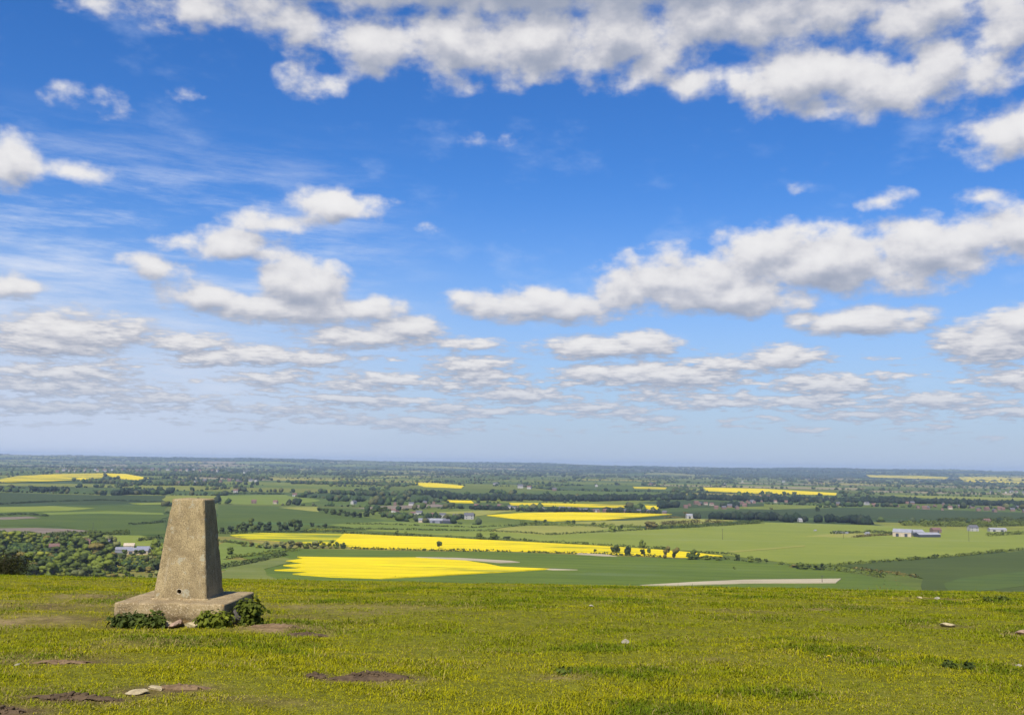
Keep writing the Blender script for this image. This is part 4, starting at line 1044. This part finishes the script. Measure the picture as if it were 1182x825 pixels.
hedge([(400,605),(440,605.5),(500,607.5),(545,609)], 2.6, 4, 'leaf_dark', 'dark hedge just below the farm buildings', .15)
hedge([(-8,619),(30,618),(60,619),(100,616.5),(147,616)], 5.0, 12, 'leaf_mid', 'thick hedge along the near side of the brown tilled field', .1)
hedge([(60,620.5),(100,618.2),(150,616.8)], 4.5, 8, 'leaf_dark', 'dark hedge between the brown field and the light meadow', .15)
hedge([(160,625),(188,621.5)], 4.0, 7, 'leaf_dark', 'short hedge in the meadow just left of the pillar', .05)
hedge([(-8,595),(30,594),(55,596)], 3.5, 9, 'leaf_blue', 'dark hedge above the narrow brown strip at the left', .1)
hedge([(150,606),(190,603)], 3.5, 9, 'leaf_blue', 'dark hedge in the arable land beside the pillar', .1)
hedge([(-8,582.5),(60,579),(120,577.5),(190,580)], 3.0, 9, 'leaf_blue', 'dark hedge line across the left distance', .2)
hedge([(960,616.5),(1000,615),(1030,616)], 4.5, 10, 'leaf_dark', 'dark hedge behind the white huts', 0)
hedge([(985,620.5),(1010,618.5),(1035,617.5)], 3.0, 6, 'leaf_olive', 'brownish hedge running to the big sheds', .1)
hedge([(1140,619),(1165,617.5),(1190,616)], 5, 8, 'leaf_mid', 'loose row of bushes in the pasture at the right', .35)
hedge([(1040,606),(1080,607),(1130,607.5),(1190,606)], 9, 40, 'leaf_mid', 'tall leafy belt behind the big sheds', .1)
hedge([(1085,604),(1130,603.5),(1190,602)], 9, 30, 'leaf_dark', 'dark leafy belt around the houses at the right', .15)
hedge([(255,570.5),(285,570),(330,570.5)], 4, 10, 'leaf_blue', 'dotted line of bushes on the meadow behind the pillar', .4)
hedge([(765,597.5),(800,597),(790,592)], 3, 8, 'leaf_olive', 'low scrub beside the pale barn', .2)

# ------------------------------------------------------------------ far tree masses (stuff)
IV, IF = ico()
def blobs(name, P, Hh, W, cols, label, kind='stuff', cat='trees'):
    """many far crowns, each a jagged little mass, as one object"""
    r = np.random.default_rng(len(P)); n = len(P)
    j = 1 + r.normal(size=(n, len(IV), 1)) * .26
    V = IV[None] * (1 + (j - 1) * .8) * np.stack([W, W, Hh * .55], 1)[:, None, :]
    V = V + P[:, None, :] + np.stack([0 * W, 0 * W, Hh * .45], 1)[:, None, :]
    FS = (IF[None] + (np.arange(n) * len(IV))[:, None, None]).reshape(-1, 3)
    T = np.repeat(cols, len(IV), 0) * np.repeat(r.uniform(.85, 1.18, (n, 1)), len(IV), 0)
    o = link(name, np_mesh(name, V.reshape(-1, 3), FS, False, T), M['tint_far']); return tag(o, label, cat, None, kind)
greens = np.array([(.026, .044, .015), (.040, .064, .017), (.062, .085, .02), (.022, .036, .016), (.07, .072, .025), (.04, .052, .022)])
r = np.random.default_rng(77); P = []; H_ = []; W_ = []; C_ = []
def in_fields(x, y):
    inside = np.zeros(len(x), bool)
    for poly in FIELD_POLYS:
        pts = np.array(poly); x1, y1 = pts[:, 0], pts[:, 1]; x2, y2 = np.roll(x1, -1), np.roll(y1, -1)
        c = np.zeros(len(x), int)
        for a in range(len(pts)):
            cond = ((y1[a] > y) != (y2[a] > y)); 
            if cond.any():
                xs = (x2[a] - x1[a]) * (y - y1[a]) / ((y2[a] - y1[a]) or 1e-9) + x1[a]; c += (cond & (x < xs))
        inside |= (c % 2 == 1)
    return inside
for (a, b, cy_) in EDGES:
    if cy_ < 1750: continue
    L = math.hypot(b[0] - a[0], b[1] - a[1]); sp = 11 if cy_ < 4700 else (17 if cy_ < 9500 else 30)
    n = int(L / sp); t = (np.arange(n) + r.random(n)) / max(n, 1); off = r.normal(size=n) * 4
    x = a[0] + (b[0] - a[0]) * t + off; y = a[1] + (b[1] - a[1]) * t + r.normal(size=n) * 5
    ok = fbm(x / 120, y / 120, 66, 2) > .36; x, y = x[ok], y[ok]; n = len(x)
    tall = r.random(n) < .28; h = np.where(tall, r.uniform(8, 15, n), r.uniform(2.5, 6, n))
    P.append(np.stack([x, y, height(x, y)], 1)); H_.append(h); W_.append(h * r.uniform(.35, .6, n) + 1.5); C_.append(greens[r.integers(0, 6, n)])
P = np.concatenate(P); H_ = np.concatenate(H_); W_ = np.concatenate(W_); C_ = np.concatenate(C_)
ok = ~in_fields(P[:, 0], P[:, 1]); blobs('treeline', P[ok], H_[ok], W_[ok], C_[ok], 'distant hedgerow trees threading the whole plain')

def wood(rows, label, tone='mid', dens=1.0, hr=(8, 16)):
    """rows: (px polyline, depth in metres)"""
    P = []; H = []; W = []; C = []
    for poly, depth, sp in rows:
        pts = [far_hit(*p) for p in poly]
        for a, b in zip(pts, pts[1:]):
            L = (b - a).length; n = int(L * max(depth, 10) / (sp * sp) * dens)
            t = r.random(n); x = a.x + (b.x - a.x) * t + r.normal(size=n) * 3; y = a.y + (b.y - a.y) * t + r.uniform(-.5, .5, n) * depth
            k = fbm(x / 60, y / 60, 91, 2) > .30; x, y = x[k], y[k]; n = len(x)
            h = r.uniform(*hr, n); P.append(np.stack([x, y, height(x, y)], 1)); H.append(h); W.append(h * r.uniform(.4, .62, n))
            pool = greens[[0, 3, 3, 5]] * np.array([.6, .62, .75]) if tone == 'dark' else (greens * np.array([1.15, 1.2, .85]) if tone == 'lush' else greens)
            C.append(pool[r.integers(0, len(pool), n)])
    P = np.concatenate(P); ok = ~in_fields(P[:, 0], P[:, 1])
    blobs('woods', P[ok], np.concatenate(H)[ok], np.concatenate(W)[ok], np.concatenate(C)[ok], label)
wood([([(-10,574),(60,571.5),(110,572),(150,570.5),(195,570)], 70, 12), ([(0,567),(80,567)], 40, 13)], 'dark belt of trees across the left distance', 'dark')
wood([([(250,579),(280,580),(295,580)], 60, 10), ([(300,581),(345,582.5)], 25, 10)], 'dark copse just right of the pillar top', 'dark')
wood([([(500,574),(560,576.5),(620,577.5),(680,577.5),(740,576)], 150, 13), ([(470,570),(520,572)], 60, 13)], 'dark belt of trees behind the brick village', 'dark')
wood([([(735,576),(800,575),(860,577.5),(960,579),(1060,580),(1190,584)], 190, 15), ([(760,586),(800,583.5),(850,585.5)], 60, 11)], 'long dark belt of trees across the right distance', 'dark')
wood([([(803,599),(815,599.5),(824,599.5)], 30, 7)], 'dense dark plantation block beside the pale barn', 'dark', 1.4, (10, 13))
wood([([(826,599),(850,599),(880,600),(905,601)], 45, 10), ([(905,602),(960,602.5),(1000,603)], 35, 13)], 'dark wood along the top of the large pasture', 'dark')
wood([([(985,604.5),(1004,605.5)], 40, 8)], 'small dark copse near the white huts', 'dark')
wood([([(1000,596),(1040,597.5),(1090,599),(1140,598),(1190,598)], 50, 14), ([(1010,589),(1100,591),(1190,593)], 120, 22)], 'scattered dark trees around the town at the right', 'dark')
wood([([(380,570),(440,572),(480,573)], 90, 16), ([(340,558),(420,559),(470,561)], 200, 22), ([(430,582),(500,584)], 40, 14), ([(380,578),(440,579),(470,577)], 40, 13)], 'mixed trees of the middle distance behind the pillar')
wood([([(160,548),(230,549),(300,553)], 350, 26), ([(100,557),(180,560),(250,560)], 90, 18)], 'wooded ground around the far left town', 'mid')
wood([([(545,587.5),(600,589.5),(680,591.3),(765,593.5)], 45, 9)], 'garden trees between the brick village houses', 'dark', 1.0, (5, 10))
wood([([(440,596),(480,598),(520,599),(545,598)], 50, 10)], 'garden trees between the farm and village houses', 'mid', 1.0, (5, 10))
wood([([(-10,632),(60,632),(125,633)], 90, 6), ([(-10,640),(60,641),(125,642)], 60, 6), ([(-10,648),(90,648),(190,648)], 60, 6), ([(-10,656),(90,656),(190,656)], 60, 6)], 'leafy undergrowth filling the wood below the hilltop', 'lush', .6, (3, 5))
# far wooded hills
n = 26000; x = r.uniform(-11500, 11500, n); y = r.uniform(5700, 17800, n)
k = (np.abs(x) < y * .64 + 400) & (fbm(x / 1080, y / 510, 44, 3) > .53); x, y = x[k], y[k]; n = len(x)
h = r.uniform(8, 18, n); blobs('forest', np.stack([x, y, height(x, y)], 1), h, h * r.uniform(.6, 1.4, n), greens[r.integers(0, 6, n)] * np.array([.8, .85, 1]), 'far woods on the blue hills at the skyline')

# ------------------------------------------------------------------ buildings
def house_meshes(w, d, h, rh, wall_m, roof_m, over=.35, chim=True):
    bm = bmesh.new()
    pts = [(-w / 2, -d / 2), (w / 2, -d / 2), (w / 2, d / 2), (-w / 2, d / 2)]
    lo = [bm.verts.new((*p, -1)) for p in pts]; hi = [bm.verts.new((*p, h)) for p in pts]
    gl = bm.verts.new((-w / 2, 0, h + rh)); gr = bm.verts.new((w / 2, 0, h + rh))
    bm.faces.new((lo[0], lo[1], hi[1], hi[0])); bm.faces.new((lo[1], lo[2], hi[2], gr, hi[1])); bm.faces.new((lo[2], lo[3], hi[3], hi[2])); bm.faces.new((lo[3], lo[0], hi[0], gl, hi[3]))
    wall = bm_mesh('wall', bm); wall.materials.append(M[wall_m])
    bm = bmesh.new(); t = .25; W2 = w / 2 + over; D2 = d / 2 + over; e = h - over * rh / (d / 2)
    for s in (-1, 1):
        q = [(-W2, s * D2, e), (W2, s * D2, e), (W2, 0, h + rh), (-W2, 0, h + rh)]
        a = [bm.verts.new((x, y, z + .03)) for x, y, z in q]; b_ = [bm.verts.new((x, y, z + t)) for x, y, z in q]
        bm.faces.new(b_); bm.faces.new(a[::-1])
        for k in range(4): bm.faces.new((a[k], a[(k + 1) % 4], b_[(k + 1) % 4], b_[k]))
    bmesh.ops.recalc_face_normals(bm, faces=bm.faces)
    roof = bm_mesh('roof', bm); roof.materials.append(M[roof_m])
    ch = None
    if chim:
        bm = bmesh.new(); bmesh.ops.create_cube(bm, size=1, matrix=Matrix.Translation((w * .36, 0, h + rh + .35)) @ Matrix.Diagonal((.7, .7, 1.7, 1)))
        bmesh.ops.create_cone(bm, cap_ends=True, segments=8, radius1=.14, radius2=.11, depth=.45, matrix=Matrix.Translation((w * .36, 0, h + rh + 1.42)))
        ch = bm_mesh('chimney', bm); ch.materials.append(M['brick'])
    wins = []
    for x in (-w * .28, w * .28):
        for z in ((1.4, h - 1.2) if h > 4 else (1.4,)):
            bm = bmesh.new(); bmesh.ops.create_cube(bm, size=1, matrix=Matrix.Translation((x, -d / 2 - .02, z)) @ Matrix.Diagonal((1.3, .08, 1.1, 1))); me = bm_mesh('window', bm); me.materials.append(M['glass']); wins.append(me)
    return wall, roof, ch, wins
def child(name, me, parent):
    o = bpy.data.objects.new(name, me); COL.objects.link(o); o.parent = parent; return o
def building(p, rz, ms, label, name='house', cat='house', group=None, s=1.0, detail=True):
    wall, roof, ch, wins = ms
    o = tag(empty(name, (p.x, p.y, p.z), rz, s), label, cat, group)
    child('wall', wall, o); rf = child('roof', roof, o)
    if ch and detail: child('chimney', ch, rf)
    if detail:
        for w in wins: child('window', w, o)
    return o
H1 = house_meshes(10, 7.5, 5.2, 3.0, 'brick', 'tile_red'); H2 = house_meshes(12, 8, 5.2, 3.0, 'render_w', 'slate'); H3 = house_meshes(9, 7, 4.8, 3.0, 'render_c', 'tile_red'); H4 = house_meshes(11, 7.5, 5.0, 3.2, 'brick', 'slate'); H5 = house_meshes(10, 7.5, 5, 2.8, 'render_w', 'tile_red')
HK = [(H1, 'red brick house with a red tiled roof'), (H2, 'white house with a slate roof'), (H3, 'cream house with a red tiled roof'), (H4, 'red brick house with a slate roof'), (H5, 'white house with a red tiled roof')]
rh_ = random.Random(41)
def village(poly, n, where, group, weights, spread=1.2, s=1.0):
    for q in range(n):
        t = (q + rh_.random()) / n * (len(poly) - 1); k = min(int(t), len(poly) - 2); f = t - k
        x = poly[k][0] + (poly[k + 1][0] - poly[k][0]) * f; y = poly[k][1] + (poly[k + 1][1] - poly[k][1]) * f + rh_.uniform(-spread, spread)
        hk = rh_.choices(HK, weights)[0]
        building(far_hit(x, y), rh_.choice([0, 0, .3, -.3, 1.57, 1.2]) + rh_.uniform(-.2, .2), hk[0], hk[1] + ' ' + where, group=group, s=s * rh_.uniform(.7, 1.0), detail=False)
village([(548,586),(600,588),(650,589.5),(700,591),(768,592.5)], 40, 'in the village behind the middle rape field', 'houses of the village behind the middle rape field', [4, 1.5, 1.5, 5, 1], .9)
village([(395,581),(440,583),(480,582.5),(512,581.5)], 7, 'scattered beyond the brown field', 'houses scattered beyond the brown field', [2, 1, 3, 1, 1], 1.0)
village([(445,592),(480,594),(505,596),(540,598)], 9, 'in the hamlet by the farm', 'houses of the hamlet by the farm', [1, 2, 4, 1, 2], 1.4)
village([(790,584),(850,585),(880,577),(960,580),(1050,584),(1120,588),(1190,590)], 62, 'in the town under the long tree belt', 'houses of the town at the right', [5, .7, 1, 5, .5], 3.0, 1.1)
village([(1140,568),(1190,569.5)], 7, 'in the far white row at the right', 'houses of the far white row', [0, 4, 1, 0, 3], .5, 1.3)
village([(60,545),(140,543.5),(220,543),(290,546)], 28, 'in the far left town below the skyline', 'houses of the far left town', [3, 2, 2, 2, 2], 1.2, 2.2)
village([(560,562),(650,564),(900,557),(960,558)], 12, 'lost among the trees of the far plain', 'houses lost in the far plain', [1, 3, 2, 1, 2], 3, 1.8)
village([(200,558),(260,556),(300,557)], 10, 'beyond the left wood belt', 'houses beyond the left belt', [2, 2, 2, 2, 2], 1.2, 1.5)
def single(px, py, rz, ms, label, s=1.0, name='house', cat='house'): return building(far_hit(px, py), rz, ms, label, name, cat, None, s)
single(541, 599, .2, H2, 'white house standing clear at the right end of the hamlet', 1.25)
single(96, 634, .3, H1, 'red brick house with its gable showing above the left wood', 1.2)
single(120, 634, -.2, H4, 'long low brick house in the left wood beside the grey barns', 1.2)
single(62, 636, .5, H1, 'red roof half hidden deepest in the left wood', .9)
single(272, 568.5, .1, H5, 'lone white house on the green meadow behind the pillar', 1.2)
single(340, 573, .2, H5, 'small white house beside a group of trees on the meadow', 1.1)
single(1123, 613, .15, H2, 'white house right of the big sheds', 1.15)
single(1139, 606, .3, H3, 'cream house with a pinkish roof in the leafy belt at the right', 1.4)
single(293, 581, .2, H1, 'red roofed house beside the dark copse right of the pillar', 1.0)
single(318, 581.5, -.1, H3, 'pinkish cream house between the dark copse trees', 1.0)
def barn(px, py, rz, w, d, h, rh, wm, rm, label, name='barn'):
    o = building(far_hit(px, py), rz, house_meshes(w, d, h, rh, wm, rm, .3, False)[:3] + ([],), label, name, 'barn')
    for x in ((-.25, .22) if w > 18 else (.1,)):
        bm = bmesh.new(); bmesh.ops.create_cube(bm, size=1, matrix=Matrix.Translation((w * x, -d / 2 - .03, h * .38)) @ Matrix.Diagonal((w * .16, .12, h * .76, 1))); link('door', bm_mesh('door', bm), M['dark_clad'], o)
    return o
barn(1042, 619, -.45, 24, 26, 6.5, 4, 'sheet_tan', 'sheet_pale', 'large tan shed with its wide end wall showing, first of the big sheds')
barn(1056, 617.5, .1, 22, 14, 5, 3, 'sheet_grey', 'sheet_pale', 'pale roofed shed between the tan shed and the long low one')
barn(1070, 619.8, .25, 34, 13, 4, 2.5, 'dark_clad', 'sheet_pale', 'long low dark walled shed with a white roof')
barn(1080, 615, .2, 14, 9, 5, 3, 'brick', 'tile_red', 'brick farmhouse range at the right end of the big sheds')
barn(798.5, 598.5, .1, 20, 10, 6, 2.5, 'render_w', 'sheet_pale', 'pale barn beside the dense dark plantation')
barn(505, 603.5, .1, 24, 11, 4.5, 2.5, 'sheet_grey', 'sheet_pale', 'pale grey roofed farm shed below the hamlet')
barn(518, 604.3, .1, 18, 10, 4.5, 2.5, 'dark_clad', 'slate', 'dark blue-black farm shed below the hamlet')
barn(489, 603, .1, 16, 9, 4, 2.5, 'sheet_tan', 'sheet_grey', 'small grey roofed shed at the left end of the farm sheds')
barn(1151, 613.5, .0, 26, 9, 4, 2, 'render_w', 'sheet_pale', 'long white building at the far right of the pasture')
barn(925.5, 602, .1, 13, 8, 4, 2, 'render_w', 'sheet_pale', 'small white building above the large pasture')
barn(143, 637.5, .15, 15, 9, 3.2, 2, 'sheet_grey', 'sheet_grey', 'grey roofed farm shed at the left of the barns before the wood')
barn(159, 638.8, .1, 21, 11, 3.2, 2.2, 'sheet_tan', 'sheet_grey', 'largest of the grey roofed barns, with pale walls, before the wood')
barn(168, 636.5, .25, 16, 8, 3.2, 2, 'sheet_grey', 'sheet_grey', 'grey shed behind the largest barn at the wood')
barn(149, 633.5, .2, 10, 7, 3.5, 2.4, 'sheet_tan', 'sheet_tan', 'buff roofed outbuilding behind the grey barns')
hut = house_meshes(5.0, 3.2, 2.4, .8, 'render_w', 'sheet_pale', .15, False)
for q, x in enumerate((964.5, 969.5, 973.5, 977.5)):
    building(far_hit(x, 615.8 + .15 * q), .1 * q, hut, ['first and largest white hut of the four in a row on the pasture', 'second white hut of the four on the pasture', 'third white hut of the four on the pasture', 'last white hut of the four, next to the dark hedge'][q], 'hut', 'hut', None, 1.2 - .12 * q)
building(far_hit(941, 613), .3, hut, 'single white hut alone out on the large pasture', 'hut', 'hut', None, .75)
building(far_hit(1001, 617.5), .3, hut, 'white hut at the brownish hedge left of the big sheds', 'hut', 'hut', None, 1.3)

# ------------------------------------------------------------------ utility poles
def upole(px, py, hp, label):
    p = far_hit(px, py); s = ppm(p); h = min(hp / s, 16)
    o = tag(empty('utility_pole', p), label, 'utility pole')
    bm = bmesh.new(); bmesh.ops.create_cone(bm, cap_ends=True, segments=8, radius1=.24, radius2=.17, depth=h + 1, matrix=Matrix.Translation((0, 0, h / 2 - .5)))
    link('post', bm_mesh('post', bm), M['pole'], o)
    bm = bmesh.new(); bmesh.ops.create_cube(bm, size=1, matrix=Matrix.Translation((0, -.26, h - .5)) @ Matrix.Diagonal((2.2, .16, .18, 1)))
    link('crossarm', bm_mesh('crossarm', bm), M['pole'], o)
    for x in (-.95, 0, .95):
        bm = bmesh.new(); bmesh.ops.create_cone(bm, cap_ends=True, segments=8, radius1=.09, radius2=.06, depth=.3, matrix=Matrix.Translation((x, -.26, h - .24))); link('insulator', bm_mesh('insulator', bm), M['sheet_grey'], o)
upole(834, 623, 13, 'utility pole standing out in the middle of the large pasture')
upole(973.5, 622, 10, 'utility pole on the pale grass below the white huts')
upole(1118.5, 625, 14, 'utility pole in the pasture below the white house at the right')
upole(949, 673, 9, 'utility pole rising in front of the broad bare chalk strip')
upole(107, 614, 11, 'utility pole in the green arable land left of the survey pillar')

# ------------------------------------------------------------------ shrubs on the crest and slope
def shrub(px, py, dist, hp, wp, mat, label, seed, n=900, size=.07, name='bush'):
    d = ray(px, py); t = dist / math.hypot(d.x, d.y); p = Vector((d.x * t, d.y * t, 0)); p.z = float(height(p.x, p.y)); s = ppm(p)
    top = EYE + ray(px, py - hp).z * t; h = top - p.z; w = wp / s / 2
    o = tag(empty(name, p), label, 'bush')
    Vv, Fv = leaf_cloud(n, mound_shape(w * .75, w * .6, h * .92, 16, seed), size, seed, .1, .6)
    Vv[:, 2] *= h / max(Vv[:, 2].max(), .01)
    link('crown', np_mesh('crown', Vv, Fv), M[mat], o)
    bm = bmesh.new(); rr = random.Random(seed)
    for q in range(7):
        a = q * .9; bmesh.ops.create_cone(bm, cap_ends=True, segments=5, radius1=.03, radius2=.01, depth=h * .8, matrix=Matrix.Translation((math.cos(a) * w * .3, math.sin(a) * w * .3, h * .38)) @ Matrix.Rotation(.35 * math.cos(a), 4, 'Y') @ Matrix.Rotation(-.35 * math.sin(a), 4, 'X'))
    link('trunk', bm_mesh('trunk', bm), M['bark'], o)
M['gorse'] = leafy('gorse_leaf', (.014, .017, .004), .6, 6.0)
M['thorn'] = leafy('thorn_leaf', (.10, .095, .03), .4, 5.0)
shrub(2, 658, 36, 26, 50, 'gorse', 'dark brown-green gorse bush rising behind the crest at the left edge', 5, 6500, .05)
shrub(1018, 672, 80, 14, 26, 'thorn', 'straggly olive thorn bush showing over the crest towards the right', 6, 700, .14)
shrub(458, 668, 45, 3.5, 7, 'gorse', 'tiny dark bush peeping over the crest below the nearest rape field', 7, 200, .06)

# ------------------------------------------------------------------ haze over the plain
bm = bmesh.new(); bmesh.ops.create_cube(bm, size=1)
hzme = bm_mesh('haze', bm); hzm = bpy.data.materials.new('haze'); hzm.use_nodes = True; hn = NT(hzm); hn.n.clear()
ou = hn.new('ShaderNodeOutputMaterial'); pv = hn.new('ShaderNodeVolumePrincipled'); hn.link(pv.outputs[0], ou.inputs['Volume'])
pv.inputs['Density'].default_value = 5.0e-5; pv.inputs['Color'].default_value = (.52, .66, .86, 1); pv.inputs['Anisotropy'].default_value = .0
hzo = link('haze', hzme, hzm); hzo.scale = (46800, 46800, 196); hzo.location = (0, 0, -28)
tag(hzo, 'thin blue air over the plain', 'haze', None, 'stuff')

# ------------------------------------------------------------------ render settings
SC.view_settings.view_transform = 'Standard'; SC.view_settings.look = 'None'; SC.view_settings.exposure = EXPO; SC.view_settings.gamma = 1.0
SC.render.engine = 'CYCLES'; cy = SC.cycles
cy.use_denoising = True; cy.max_bounces = 5; cy.diffuse_bounces = 3; cy.glossy_bounces = 1; cy.transmission_bounces = 2; cy.volume_bounces = 0; cy.transparent_max_bounces = 4
cy.use_adaptive_sampling = True; cy.adaptive_threshold = .02; cy.caustics_reflective = False; cy.caustics_refractive = False
